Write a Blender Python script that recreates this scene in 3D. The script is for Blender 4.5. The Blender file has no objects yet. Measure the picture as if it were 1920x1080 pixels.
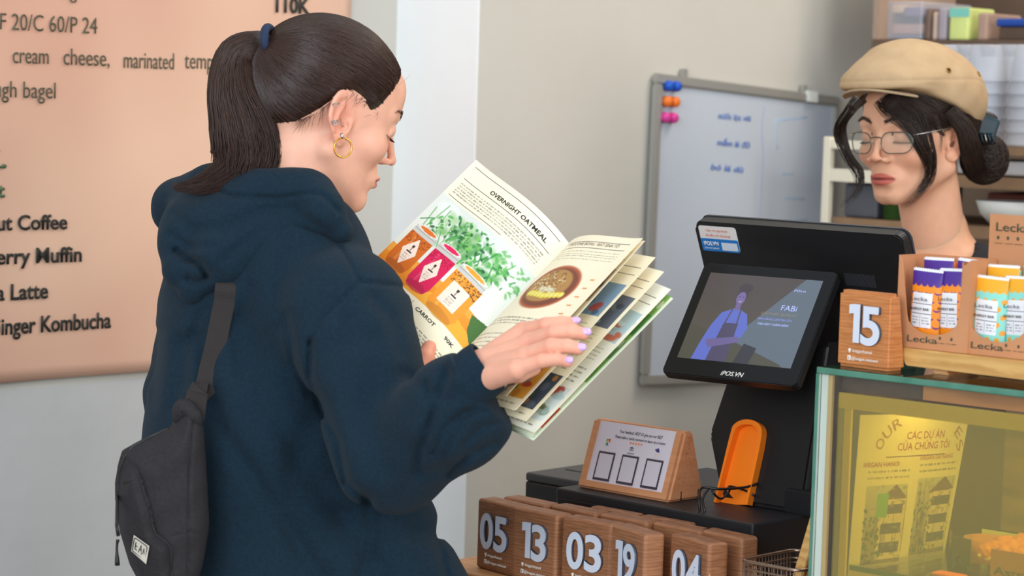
import bpy, bmesh, math, random, time
import numpy as np
from mathutils import Vector, Matrix
random.seed(7); rng = np.random.default_rng(7)
C = bpy.context.scene.collection
sc = bpy.context.scene
R_ = math.radians
# ---------------------------------------------------------------- camera
F = 4533.3; PITCH = R_(4.49); ROLL = R_(1.72); CAM = np.array((0, 0, 1.62))
U0 = np.array((0, math.sin(PITCH), math.cos(PITCH))); FW = np.array((0, math.cos(PITCH), -math.sin(PITCH)))
CR = math.cos(ROLL) * np.array((1, 0, 0.)) + math.sin(ROLL) * U0
CU = -math.sin(ROLL) * np.array((1, 0, 0.)) + math.cos(ROLL) * U0
cd = bpy.data.cameras.new('camera'); cd.lens = 85.0; cd.sensor_width = 36; cam = bpy.data.objects.new('camera', cd); C.objects.link(cam)
Mc = Matrix.Identity(4)
for i in range(3): Mc[i][0], Mc[i][1], Mc[i][2], Mc[i][3] = CR[i], CU[i], -FW[i], CAM[i]
cam.matrix_world = Mc; sc.camera = cam
cd.dof.use_dof = True; cd.dof.focus_distance = 2.98; cd.dof.aperture_fstop = 6.3; cd.clip_start = .05
# ---------------------------------------------------------------- light
w = bpy.data.worlds.new('world'); sc.world = w; w.use_nodes = True
w.node_tree.nodes['Background'].inputs[0].default_value = (.86, .93, 1.0, 1); w.node_tree.nodes['Background'].inputs[1].default_value = .74
def area(name, loc, aim, size, energy, col, sy=None):
    l = bpy.data.lights.new(name, 'AREA'); l.size = size; l.energy = energy; l.color = col
    if sy: l.shape = 'RECTANGLE'; l.size_y = sy
    o = bpy.data.objects.new(name, l); o.location = loc
    o.rotation_euler = (Vector(aim) - Vector(loc)).to_track_quat('-Z', 'Y').to_euler(); C.objects.link(o); return o
area('shopfront_daylight', (-1.7, -2.2, 2.6), (0, 3.3, 1.2), 2.6, 118, (.86, .94, 1.0), 2.0)
area('doorway_daylight', (2.9, -.6, 2.5), (.1, 3.4, 1.3), 1.8, 52, (1.0, .93, .84), 1.8)
area('ceiling_light', (1.5, 4.0, 3.1), (.7, 3.7, 1.3), .8, 22, (1.0, .86, .68), .8)
sc.view_settings.view_transform = 'Standard'; sc.view_settings.look = 'None'
sc.view_settings.exposure = 0.50; sc.view_settings.gamma = 1.0; sc.view_settings.use_curve_mapping = False
# ---------------------------------------------------------------- places
def ray(px, py): return FW + (px - 960) / F * CR - (py - 540) / F * CU
def P(px, py, Y):
    r = ray(px, py); return CAM + r * (Y / r[1])
def pix(p):
    d = np.array(p, float) - CAM; q = d @ FW; return (960 + F * (d @ CR) / q, 540 - F * (d @ CU) / q)
TH = R_(42); A = np.array((math.cos(TH), -math.sin(TH), 0)); B = np.array((math.sin(TH), math.cos(TH), 0)); Z3 = np.array((0, 0, 1.))
O = P(894.4, 932, 3.05)
def L(a, b, z): q = O + a * A + b * B; return np.array((q[0], q[1], z))
def AZ(px, py, b):
    r = ray(px, py); o = O + b * B; q = CAM + r * (((o - CAM) @ B) / (r @ B)); return ((q - O) @ A, q[2])
def AB(px, py, z):
    r = ray(px, py); q = CAM + r * ((z - CAM[2]) / r[2]); return ((q - O) @ A, (q - O) @ B)
def frame(o, x, y, z):
    M = Matrix.Identity(4)
    for i in range(3): M[i][0], M[i][1], M[i][2], M[i][3] = x[i], y[i], z[i], o[i]
    return M
def yawframe(o, deg=0):                                # x right along the front, y away, z up
    t = TH + R_(deg); return frame(o, (math.cos(t), -math.sin(t), 0), (math.sin(t), math.cos(t), 0), (0, 0, 1))
# ---------------------------------------------------------------- objects
def thing(name, label, cat, M=None, group=None):
    o = bpy.data.objects.new(name, None); C.objects.link(o); o.empty_display_size = .02
    if M is not None: o.matrix_world = M
    o['label'] = label; o['category'] = cat
    if group: o['group'] = group
    return o
def tag(o, label, cat, group=None):
    o['label'] = label; o['category'] = cat
    if group: o['group'] = group
    return o
MW = {}
def part(name, me, mat, parent=None, label=None, M=None, world=False):
    o = bpy.data.objects.new(name, me); C.objects.link(o)
    if mat is not None:
        mats = mat if isinstance(mat, (list, tuple)) else [mat]
        for m in mats: me.materials.append(m)
    if parent is not None:
        o.parent = parent
        if world:
            root = parent; W = root.matrix_basis.copy()
            while root.parent is not None: root = root.parent; W = root.matrix_basis @ W
            me.transform(W.inverted())
    if M is not None: o.matrix_basis = M
    if label: o['label'] = label
    return o
def struct(name, me, mat, M=None):
    o = part(name, me, mat, M=M); o['kind'] = 'structure'; return o
def copy_tree(o, parent=None):
    c = o.copy(); C.objects.link(c); c.parent = parent
    for ch in list(o.children): copy_tree(ch, c)
    return c
def bm_mesh(name, bm, smooth=False):
    me = bpy.data.meshes.new(name); bmesh.ops.recalc_face_normals(bm, faces=bm.faces); bm.to_mesh(me); bm.free()
    if smooth:
        for p in me.polygons: p.use_smooth = True
    return me
def rbox(x0, x1, y0, y1, z0, z1, bev=0, seg=2, bm=None):
    own = bm is None; bm = bm or bmesh.new()
    r = bmesh.ops.create_cube(bm, size=1.0, matrix=Matrix.Translation(((x0 + x1) / 2, (y0 + y1) / 2, (z0 + z1) / 2)) @ Matrix.Diagonal((x1 - x0, y1 - y0, z1 - z0, 1)))
    if bev: bmesh.ops.bevel(bm, geom=list({e for v in r['verts'] for e in v.link_edges}), offset=bev, segments=seg, affect='EDGES', profile=.5)
    return bm
def box(name, *a, **k): return bm_mesh(name, rbox(*a, **k))
def poly_prism(name, pts, t, axis='y', t0=0.0, bev=0, seg=2, smooth=False):
    # pts (u, v) outline; axis 'y' -> x,z plane pushed along y
    bm = bmesh.new(); f = {'y': lambda u, v, d: (u, d, v), 'z': lambda u, v, d: (u, v, d), 'x': lambda u, v, d: (d, u, v)}[axis]
    a = [bm.verts.new(f(u, v, t0)) for u, v in pts]; b = [bm.verts.new(f(u, v, t0 + t)) for u, v in pts]; n = len(pts)
    bm.faces.new(a); bm.faces.new(b[::-1])
    for i in range(n): bm.faces.new((a[i], b[i], b[(i + 1) % n], a[(i + 1) % n]))
    if bev: bmesh.ops.bevel(bm, geom=bm.edges[:], offset=bev, segments=seg, affect='EDGES')
    return bm_mesh(name, bm, smooth)
def rrect(x0, x1, y0, y1, r, n=6):
    out = []
    for cx, cy, a0 in ((x1 - r, y1 - r, 0), (x0 + r, y1 - r, 90), (x0 + r, y0 + r, 180), (x1 - r, y0 + r, 270)):
        for i in range(n + 1): a = R_(a0 + 90 * i / n); out.append((cx + r * math.cos(a), cy + r * math.sin(a)))
    return out
def tube(name, pts, rad, n=8, closed=False):
    pts = np.array(pts, float); m = len(pts); rad = np.broadcast_to(np.array(rad, float), (m,))
    T = np.gradient(pts, axis=0) if not closed else np.roll(pts, -1, 0) - np.roll(pts, 1, 0)
    T /= np.linalg.norm(T, axis=1)[:, None] + 1e-12
    nrm = np.cross(T[0], (0, 0, 1.)); nrm = nrm if np.linalg.norm(nrm) > .1 else np.cross(T[0], (1., 0, 0)); V = []
    for i in range(m):
        nrm = nrm - T[i] * (nrm @ T[i]); nrm /= np.linalg.norm(nrm); b = np.cross(T[i], nrm)
        for k in range(n): a = 2 * math.pi * k / n; V.append(pts[i] + rad[i] * (math.cos(a) * nrm + math.sin(a) * b))
    Fq = [(i * n + k, i * n + (k + 1) % n, ((i + 1) % m) * n + (k + 1) % n, ((i + 1) % m) * n + k) for i in range(m if closed else m - 1) for k in range(n)]
    me = bpy.data.meshes.new(name)
    if not closed: Fq += [tuple(range(n))[::-1], tuple(range((m - 1) * n, m * n))]
    me.from_pydata([tuple(v) for v in V], [], Fq)
    for p in me.polygons: p.use_smooth = True
    return me
def lathe(name, prof, n=24):
    V = [(r * math.cos(2 * math.pi * k / n), r * math.sin(2 * math.pi * k / n), z) for r, z in prof for k in range(n)]
    Fq = [(i * n + k, i * n + (k + 1) % n, (i + 1) * n + (k + 1) % n, (i + 1) * n + k) for i in range(len(prof) - 1) for k in range(n)]
    me = bpy.data.meshes.new(name); me.from_pydata(V, [], Fq)
    for p in me.polygons: p.use_smooth = True
    return me
def cat(pts, n=8):
    """smooth curve through points (Catmull-Rom)"""
    p = np.array(pts, float); p = np.vstack([2 * p[0] - p[1], p, 2 * p[-1] - p[-2]]); out = []
    for i in range(1, len(p) - 2):
        for k in range(n):
            t = k / n; out.append(.5 * (2 * p[i] + (p[i + 1] - p[i - 1]) * t + (2 * p[i - 1] - 5 * p[i] + 4 * p[i + 1] - p[i + 2]) * t * t + (3 * p[i] - p[i - 1] - 3 * p[i + 1] + p[i + 2]) * t ** 3))
    out.append(p[-2]); return np.array(out)
def join_meshes(name, lst):
    bm = bmesh.new()
    for m in lst: bm.from_mesh(m)
    me = bpy.data.meshes.new(name); bm.to_mesh(me); bm.free()
    return me
def text_mesh(s, size, sx=1.0, bold=0.0, ext=0.0, align='LEFT', shear=0.0, spacing=1.0, ls=1.0, res=3):
    cu = bpy.data.curves.new('text', 'FONT'); cu.body = s; cu.size = size; cu.offset = bold * size; cu.extrude = ext
    cu.align_x = align; cu.shear = shear; cu.space_character = spacing; cu.space_line = ls; cu.resolution_u = res
    o = bpy.data.objects.new('text', cu); me = bpy.data.meshes.new_from_object(o); bpy.data.objects.remove(o); bpy.data.curves.remove(cu)
    me.transform(Matrix.Diagonal((sx, 1, 1, 1))); me.materials.clear(); return me
def mesh_w(me):
    xs = [v.co.x for v in me.vertices]; return (min(xs), max(xs)) if xs else (0, 0)
# ---------------------------------------------------------------- materials
def col(c): return (*lin(c), 1.0)
def mat(name, c, rough=.6, metal=0.0, noise=0.0, scale=30, c2=None, stretch=(1, 1, 1), bump=0.0, bscale=200, spec=.5, coat=0.0, sheen=0.0, trans=0.0, emit=None, es=0.0, sss=0.0, detail=4, coords='Object', ior=1.45, wave=None, alpha=1.0, attr=None):
    m = bpy.data.materials.new(name); m.use_nodes = True; nt = m.node_tree; b = nt.nodes['Principled BSDF']; N = nt.nodes.new; K = nt.links.new
    b.inputs['Base Color'].default_value = col(c); b.inputs['Roughness'].default_value = rough; b.inputs['Metallic'].default_value = metal
    b.inputs['Specular IOR Level'].default_value = spec; b.inputs['Coat Weight'].default_value = coat; b.inputs['Sheen Weight'].default_value = sheen
    b.inputs['Transmission Weight'].default_value = trans; b.inputs['IOR'].default_value = ior; b.inputs['Alpha'].default_value = alpha
    if sss: b.inputs['Subsurface Weight'].default_value = sss; b.inputs['Subsurface Radius'].default_value = (1, .35, .2); b.inputs['Subsurface Scale'].default_value = .006
    if emit: b.inputs['Emission Color'].default_value = col(emit); b.inputs['Emission Strength'].default_value = es
    tc = N('ShaderNodeTexCoord'); mp = N('ShaderNodeMapping'); K(tc.outputs[coords], mp.inputs[0]); mp.inputs['Scale'].default_value = stretch
    src = None
    if attr:
        at = N('ShaderNodeAttribute'); at.attribute_name = attr; src = at.outputs['Color']
    if wave or noise or c2:
        nz = N('ShaderNodeTexNoise'); nz.inputs['Scale'].default_value = scale; nz.inputs['Detail'].default_value = detail; K(mp.outputs[0], nz.inputs[0]); fac = nz.outputs[0]
        if wave:
            wv = N('ShaderNodeTexWave'); wv.wave_type = 'BANDS'; wv.bands_direction = wave[0]; wv.inputs['Scale'].default_value = wave[1]; wv.inputs['Distortion'].default_value = wave[2]; wv.inputs['Detail'].default_value = 3; wv.inputs['Detail Scale'].default_value = wave[3]
            K(mp.outputs[0], wv.inputs[0]); mm = N('ShaderNodeMath'); mm.operation = 'MULTIPLY_ADD'; K(wv.outputs[1], mm.inputs[0]); mm.inputs[1].default_value = .3; 
            m2 = N('ShaderNodeMath'); m2.operation = 'MULTIPLY'; K(fac, m2.inputs[0]); m2.inputs[1].default_value = .7; K(m2.outputs[0], mm.inputs[2]); fac = mm.outputs[0]
        rp = N('ShaderNodeValToRGB'); K(fac, rp.inputs[0]); rp.color_ramp.elements[0].position = .3; rp.color_ramp.elements[1].position = .7
        if attr:
            rp.color_ramp.elements[0].color = (1 - noise,) * 3 + (1,); rp.color_ramp.elements[1].color = (1 + noise,) * 3 + (1,)
            mx = N('ShaderNodeMix'); mx.data_type = 'RGBA'; mx.blend_type = 'MULTIPLY'; mx.inputs[0].default_value = 1; K(src, mx.inputs[6]); K(rp.outputs[0], mx.inputs[7]); src = mx.outputs[2]
        else:
            if c2 is None: c2 = tuple(max(0, x * (1 - noise)) for x in c)
            rp.color_ramp.elements[0].color = col(c2); rp.color_ramp.elements[1].color = col(c); src = rp.outputs[0]
    if src is not None: K(src, b.inputs['Base Color'])
    if bump:
        bz = N('ShaderNodeTexNoise'); bz.inputs['Scale'].default_value = bscale; bz.inputs['Detail'].default_value = 5; K(mp.outputs[0], bz.inputs[0])
        bp = N('ShaderNodeBump'); bp.inputs['Strength'].default_value = bump; bp.inputs['Distance'].default_value = .002; K(bz.outputs[0], bp.inputs['Height']); K(bp.outputs[0], b.inputs['Normal'])
    return m
# ---------------------------------------------------------------- surface tools
def smin(a, b, k):
    h = np.clip(0.5 + 0.5 * (b - a) / k, 0, 1)
    return b * (1 - h) + a * h - k * h * (1 - h)
def smax(a, b, k): return -smin(-a, -b, k)
def ell(p, c, r):
    r = np.array(r, float); q = (p - np.array(c, float))
    k0 = np.sqrt(((q / r) ** 2).sum(1)); k1 = np.sqrt(((q / (r * r)) ** 2).sum(1)) + 1e-9
    return k0 * (k0 - 1) / k1
def rell(p, c, r, ax, deg):
    a = math.radians(deg); q = p - np.array(c, float); i, j = [(1, 2), (2, 0), (0, 1)][ax]
    q2 = q.copy(); q2[:, i] = q[:, i] * math.cos(a) + q[:, j] * math.sin(a); q2[:, j] = -q[:, i] * math.sin(a) + q[:, j] * math.cos(a)
    return ell(q2, (0, 0, 0), r)
def caps(p, a, b, ra, rb=None):
    if rb is None: rb = ra
    a = np.array(a, float); b = np.array(b, float); ab = b - a
    t = np.clip(((p - a) @ ab) / (ab @ ab), 0, 1)
    return np.linalg.norm(p - (a + t[:, None] * ab), axis=1) - (ra + (rb - ra) * t)
def surfnet(f, lo, hi, h):
    lo = np.array(lo, float); hi = np.array(hi, float)
    n = np.ceil((hi - lo) / h).astype(int) + 1
    ax = [lo[i] + h * np.arange(n[i]) for i in range(3)]
    V = np.empty(tuple(n), np.float32)
    B = 16                                            # coarse pass: skip slabs far from the surface
    for i0 in range(0, n[0], B):
        for j0 in range(0, n[1], B):
            for k0 in range(0, n[2], B):
                s = (slice(i0, min(i0 + B, n[0])), slice(j0, min(j0 + B, n[1])), slice(k0, min(k0 + B, n[2])))
                c = np.array([[ax[q][s[q]].mean() for q in range(3)]])
                d = float(f(c)[0])
                if abs(d) > h * B * 1.25: V[s] = d; continue
                X, Y, Z = np.meshgrid(ax[0][s[0]], ax[1][s[1]], ax[2][s[2]], indexing='ij')
                V[s] = f(np.stack([X.ravel(), Y.ravel(), Z.ravel()], 1)).reshape(X.shape)
    S = V < 0
    m = [x - 1 for x in n]
    acc = np.zeros((m[0], m[1], m[2], 3), np.float32); cnt = np.zeros((m[0], m[1], m[2]), np.int16)
    def c(a, i, j, k): return a[i:i + m[0], j:j + m[1], k:k + m[2]]
    for d in range(3):
        for u in (0, 1):
            for w in (0, 1):
                o = [0, 0, 0]; oth = [q for q in range(3) if q != d]; o[oth[0]] = u; o[oth[1]] = w
                o2 = list(o); o2[d] = 1
                a, b = c(V, *o), c(V, *o2); x = (c(S, *o) != c(S, *o2))
                t = np.where(x, a / np.where(x, a - b, 1), 0)
                for q in range(3): acc[..., q] += x * (t if q == d else o[q])
                cnt += x
    act = cnt > 0; idx = -np.ones(act.shape, np.int64); ii = np.argwhere(act); idx[act] = np.arange(len(ii))
    verts = lo + h * (ii + acc[act] / cnt[act][:, None])
    faces = []
    for d in range(3):
        u, w = (d + 1) % 3, (d + 2) % 3
        sl = [slice(1, m[q]) for q in range(3)]; sl[d] = slice(0, m[d])
        s2 = list(sl); s2[d] = slice(1, m[d] + 1)
        A, Bq = S[tuple(sl)], S[tuple(s2)]
        e = np.argwhere(A != Bq)
        base = e.copy(); base[:, u] += 1; base[:, w] += 1
        def g(du, dw):
            q = base.copy(); q[:, u] -= du; q[:, w] -= dw; return idx[q[:, 0], q[:, 1], q[:, 2]]
        quad = np.stack([g(1, 1), g(0, 1), g(0, 0), g(1, 0)], 1)
        inside_first = A[tuple(e.T)]
        quad[~inside_first] = quad[~inside_first][:, ::-1]
        faces.append(quad)
    faces = np.concatenate(faces)
    faces = faces[(faces >= 0).all(1)]
    return verts, faces
def fast_mesh(name, verts, faces, smooth=True):
    me = bpy.data.meshes.new(name); verts = np.asarray(verts, np.float32); faces = np.asarray(faces, np.int32)
    k = faces.shape[1]
    me.vertices.add(len(verts)); me.vertices.foreach_set('co', verts.ravel())
    me.loops.add(faces.size); me.loops.foreach_set('vertex_index', faces.ravel())
    me.polygons.add(len(faces)); me.polygons.foreach_set('loop_start', np.arange(0, faces.size, k, dtype=np.int32))
    me.polygons.foreach_set('loop_total', np.full(len(faces), k, np.int32))
    me.polygons.foreach_set('use_smooth', np.full(len(faces), smooth, bool))
    me.update(calc_edges=True); return me
def vcol(me, cols, name='tint'):
    at = me.color_attributes.new(name, 'FLOAT_COLOR', 'POINT')
    c = np.ones((len(cols), 4), np.float32); c[:, :3] = cols; at.data.foreach_set('color', c.ravel())
def lin(r, g=None, b=None):
    if g is None: r, g, b = r
    f = lambda v: (v / 255 / 12.92) if v <= 10 else ((v / 255 + .055) / 1.055) ** 2.4
    return (f(r), f(g), f(b))
def bump(p, c, r): return np.exp(-(((p - np.array(c, float)) / np.array(r, float)) ** 2).sum(1))
# ---------------------------------------------------------------- head (cm; x side, y forward, z up)
def head_sdf(P, H):
    p = P.copy(); p[:, 0] = np.abs(p[:, 0]); g = H.get
    d = ell(p, (0, -1.6, 3.0), (7.3, 9.3, 8.2))
    d = smin(d, ell(p, (0, 2.4, 1.2), (6.3, 5.9, 7.4)), 1.5)
    d = smin(d, ell(p, (0, 2.6, -4.6 + g('chz', 0) * .7), (g('jaw', 5.4), 4.9, 5.6)), 2.0)
    d = smin(d, caps(p, (5.2, -0.6, -5.0), (1.2, 6.0, -9.6 + g('chz', 0)), 1.4, 1.2), 2.4)
    cz_ = g('chz', 0); d = smin(d, ell(p, (0, 6.3, -9.2 + cz_), (1.9, 1.5, 1.4)), 1.6)
    ck = g('ck', 1.0); d = smin(d, ell(p, (3.7, 5.0 - 1.0 * (1 - ck), -2.6), (2.4, 2.4, 2.0)), 1.5)
    d = smin(d, caps(p, (0.9, 7.75, 1.9), (4.5, 6.2, 1.9), .42), 1.3); d = smin(d, ell(p, (0, 6.4, 4.6), (3.6, 1.9, 3.0)), 1.5)
    d = smax(d, -ell(p, (3.05, 8.9, 0.1), (1.75, 1.6, 1.15)), .9)            # sockets
    d = smin(d, ell(p, (3.05, 6.55, 0.1), (1.35, 1.3, 1.25)), .35)
    d = smin(d, caps(p, (1.9, 7.35, -0.35), (4.2, 6.75, -0.35), .35), .3)     # lid edge
    nz = g('nose', 1.0)
    d = smin(d, caps(p, (0, 7.9, 1.0), (0, 8.0 + 2.1 * nz, -2.8), .45, .48), .7)
    d = smin(d, ell(p, (0, 8.1 + 2.0 * nz, -3.1), (.72 * g('nw', 1), .55, .52)), .5)
    d = smin(d, ell(p, (1.25 * g('nw', 1), 8.6, -3.4), (.46, .85, .46)), .8)
    d = smax(d, -ell(p, (.62 * g('nw', 1), 9.1, -4.0), (.33, .55, .4)), .2)
    d = smin(d, ell(p, (0, 6.5, -6.2), (2.9, 1.9, 2.0)), 1.0)                # muzzle
    d = smax(d, -caps(p, (0, 8.75, -4.5), (0, 8.75, -5.3), .28), .5)
    w = np.clip(1 - (p[:, 0] / 2.6) ** 2, 0, 1)
    q = p.copy(); q[:, 1] += .10 * p[:, 0] ** 2
    d = smin(d, ell(q, (0, 8.15, -5.85), (2.35, .72, .42)), .3)
    d = smin(d, ell(q, (0, 8.02, -6.75), (2.0, .75, .52)), .35)
    d = smax(d, -ell(q, (0, 8.9, -6.27), (2.5, .5, .12)), .16)
    d = smax(d, -ell(p, (0, 8.1, -7.9), (1.8, .5, .45)), .6)
    # neck
    nb = np.array(g('neck', (0, -5.0, -17.0)))
    d = smin(d, caps(P, (0, -2.2, -6.0), nb, 4.7, g('nr', 5.2)), 1.6)
    # ears
    a = math.radians(-14); e = P.copy(); e[:, 0] = np.abs(P[:, 0]) - 7.15; e[:, 1] += .9; e[:, 2] += 1.0
    ey = e[:, 1] * math.cos(a) - e[:, 2] * math.sin(a); ez = e[:, 1] * math.sin(a) + e[:, 2] * math.cos(a)
    ex = e[:, 0] + .35 - .0 + .38 * ey - .06 * ez
    E = np.stack([ex, ey, ez], 1)
    es = g('ear', 1.0); ex, ey, ez = ex / es, ey / es, ez / es; E = np.stack([ex, ey, ez], 1)
    wd = np.where(ez > 0, 1.75, 1.75 + .28 * ez)
    rr = np.sqrt((ey / np.maximum(wd, .5)) ** 2 + (ez / 3.0) ** 2)
    disc = np.maximum((rr - 1) * 1.6, np.abs(ex) - .28)
    rim = np.sqrt(((rr - .86) * 1.6) ** 2 + (ex - .22) ** 2) - .27
    rim = np.where(ez < -1.7, disc, rim)
    ear = smin(disc + .05, rim, .25)
    ear = smin(ear, caps(E, (.22, .2, 1.6), (.3, -.75, -.4), .2), .3)       # antihelix
    ear = smax(ear, -ell(E, (.5, .40, -.35), (.72, .85, 1.15)), .2)
    ear = smin(ear, ell(E, (.12, 1.25, -.5), (.35, .3, .5)), .2)
    ear = smin(ear, ell(E, (.05, .2, -2.35), (.38, .85, .8)), .3)          # lobe
    d = smin(d, ear * es, .35)
    return d
# ---------------------------------------------------------------- flat prints (pixels become small faces of a coloured grid)
class Cv:
    def __init__(s, w, h, c): s.w, s.h = w, h; s.a = np.ones((h, w, 3), np.float32) * np.array(c, np.float32); s.Y, s.X = np.mgrid[0:h, 0:w].astype(np.float32); s.Y += .5; s.X += .5
    def put(s, m, c, al=1.0): m = (m * al)[..., None]; s.a = s.a * (1 - m) + np.array(c, np.float32) * m; return s
    def rect(s, x0, y0, x1, y1, c, al=1): return s.put(((s.X >= x0) & (s.X < x1) & (s.Y >= y0) & (s.Y < y1)).astype(np.float32), c, al)
    def oval(s, cx, cy, rx, ry, c, al=1, rot=0, soft=.08):
        a = R_(rot); x, y = s.X - cx, s.Y - cy; u = (x * math.cos(a) + y * math.sin(a)) / rx; v = (-x * math.sin(a) + y * math.cos(a)) / ry
        return s.put(np.clip((1 - np.sqrt(u * u + v * v)) / soft, 0, 1), c, al)
    def poly(s, pts, c, al=1):
        ins = np.zeros(s.X.shape, bool); n = len(pts)
        for i in range(n):
            (x0, y0), (x1, y1) = pts[i], pts[(i + 1) % n]
            if y0 == y1: continue
            ins ^= ((s.Y >= min(y0, y1)) & (s.Y < max(y0, y1)) & (s.X < (s.Y - y0) * (x1 - x0) / (y1 - y0) + x0))
        return s.put(ins.astype(np.float32), c, al)
    def line(s, pts, wd, c, al=1):
        for (x0, y0), (x1, y1) in zip(pts[:-1], pts[1:]):
            dx, dy = x1 - x0, y1 - y0; t = np.clip(((s.X - x0) * dx + (s.Y - y0) * dy) / (dx * dx + dy * dy + 1e-6), 0, 1)
            s.put(np.clip(wd / 2 + .5 - np.hypot(s.X - x0 - t * dx, s.Y - y0 - t * dy), 0, 1), c, al)
        return s
    def grad(s, x0, y0, x1, y1, ca, cb, vert=True):
        t = np.clip((s.Y - y0) / (y1 - y0) if vert else (s.X - x0) / (x1 - x0), 0, 1)[..., None]
        m = ((s.X >= x0) & (s.X < x1) & (s.Y >= y0) & (s.Y < y1))[..., None]; s.a = np.where(m, np.array(ca) * (1 - t) + np.array(cb) * t, s.a); return s
    def words(s, x0, y0, x1, y1, n, c, al=.6):          # unreadably small print: rows of broken dashes
        for i in range(n):
            y = y0 + (y1 - y0) * (i + .5) / n; x = x0
            while x < x1:
                l = random.uniform(2.5, 8); s.rect(x, y - (y1 - y0) / n * .17, min(x + l, x1), y + (y1 - y0) / n * .17, c, al * random.uniform(.5, 1)); x += l + 1.5
        return s
def print_mesh(name, cv, surf):
    """surf(U, V) -> (N,3) with U 0..1 left-right, V 0..1 top-bottom"""
    h, w = cv.h, cv.w; V, U = np.mgrid[0:h + 1, 0:w + 1]; p = surf(U.ravel() / w, V.ravel() / h)
    i = (np.arange(h)[:, None] * (w + 1) + np.arange(w)[None]).ravel(); f = np.stack([i, i + w + 1, i + w + 2, i + 1], 1)
    me = fast_mesh(name, p, f, True)
    at = me.color_attributes.new('tint', 'FLOAT_COLOR', 'CORNER'); c = np.clip(cv.a.reshape(-1, 3), 0, 255) / 255
    c = np.where(c <= .04045, c / 12.92, ((c + .055) / 1.055) ** 2.4); q = np.ones((len(c) * 4, 4), np.float32); q[:, :3] = np.repeat(c, 4, 0); at.data.foreach_set('color', q.ravel())
    return me
def flat(o, u, v):                                       # o top-left, u right edge vector, v down edge vector
    o, u, v = (np.array(x, float) for x in (o, u, v)); return lambda U, V: o + U[:, None] * u + V[:, None] * v
def on_surf(me, surf, x0, y0, w, h, lift=0.0004, nrm=None):
    """lay a flat mesh (x right, y up, metres) on surf with page size w x h, at x0,y0 from top-left"""
    co = np.array([v.co[:] for v in me.vertices]); 
    if not len(co): return me
    U = (x0 + co[:, 0]) / w; V = (y0 - co[:, 1]) / h; e = 1e-3
    p = surf(U, V); n = np.cross(surf(U + e, V) - p, surf(U, V - e) - p); n /= np.linalg.norm(n, axis=1)[:, None]
    p = p + n * (lift + co[:, 2:3]); me.vertices.foreach_set('co', p.astype(np.float32).ravel()); me.update(); return me
M_print = mat('printed_ink', (255, 255, 255), .5, attr='tint')
M_photo = mat('glossy_print', (255, 255, 255), .38, attr='tint')
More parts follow.
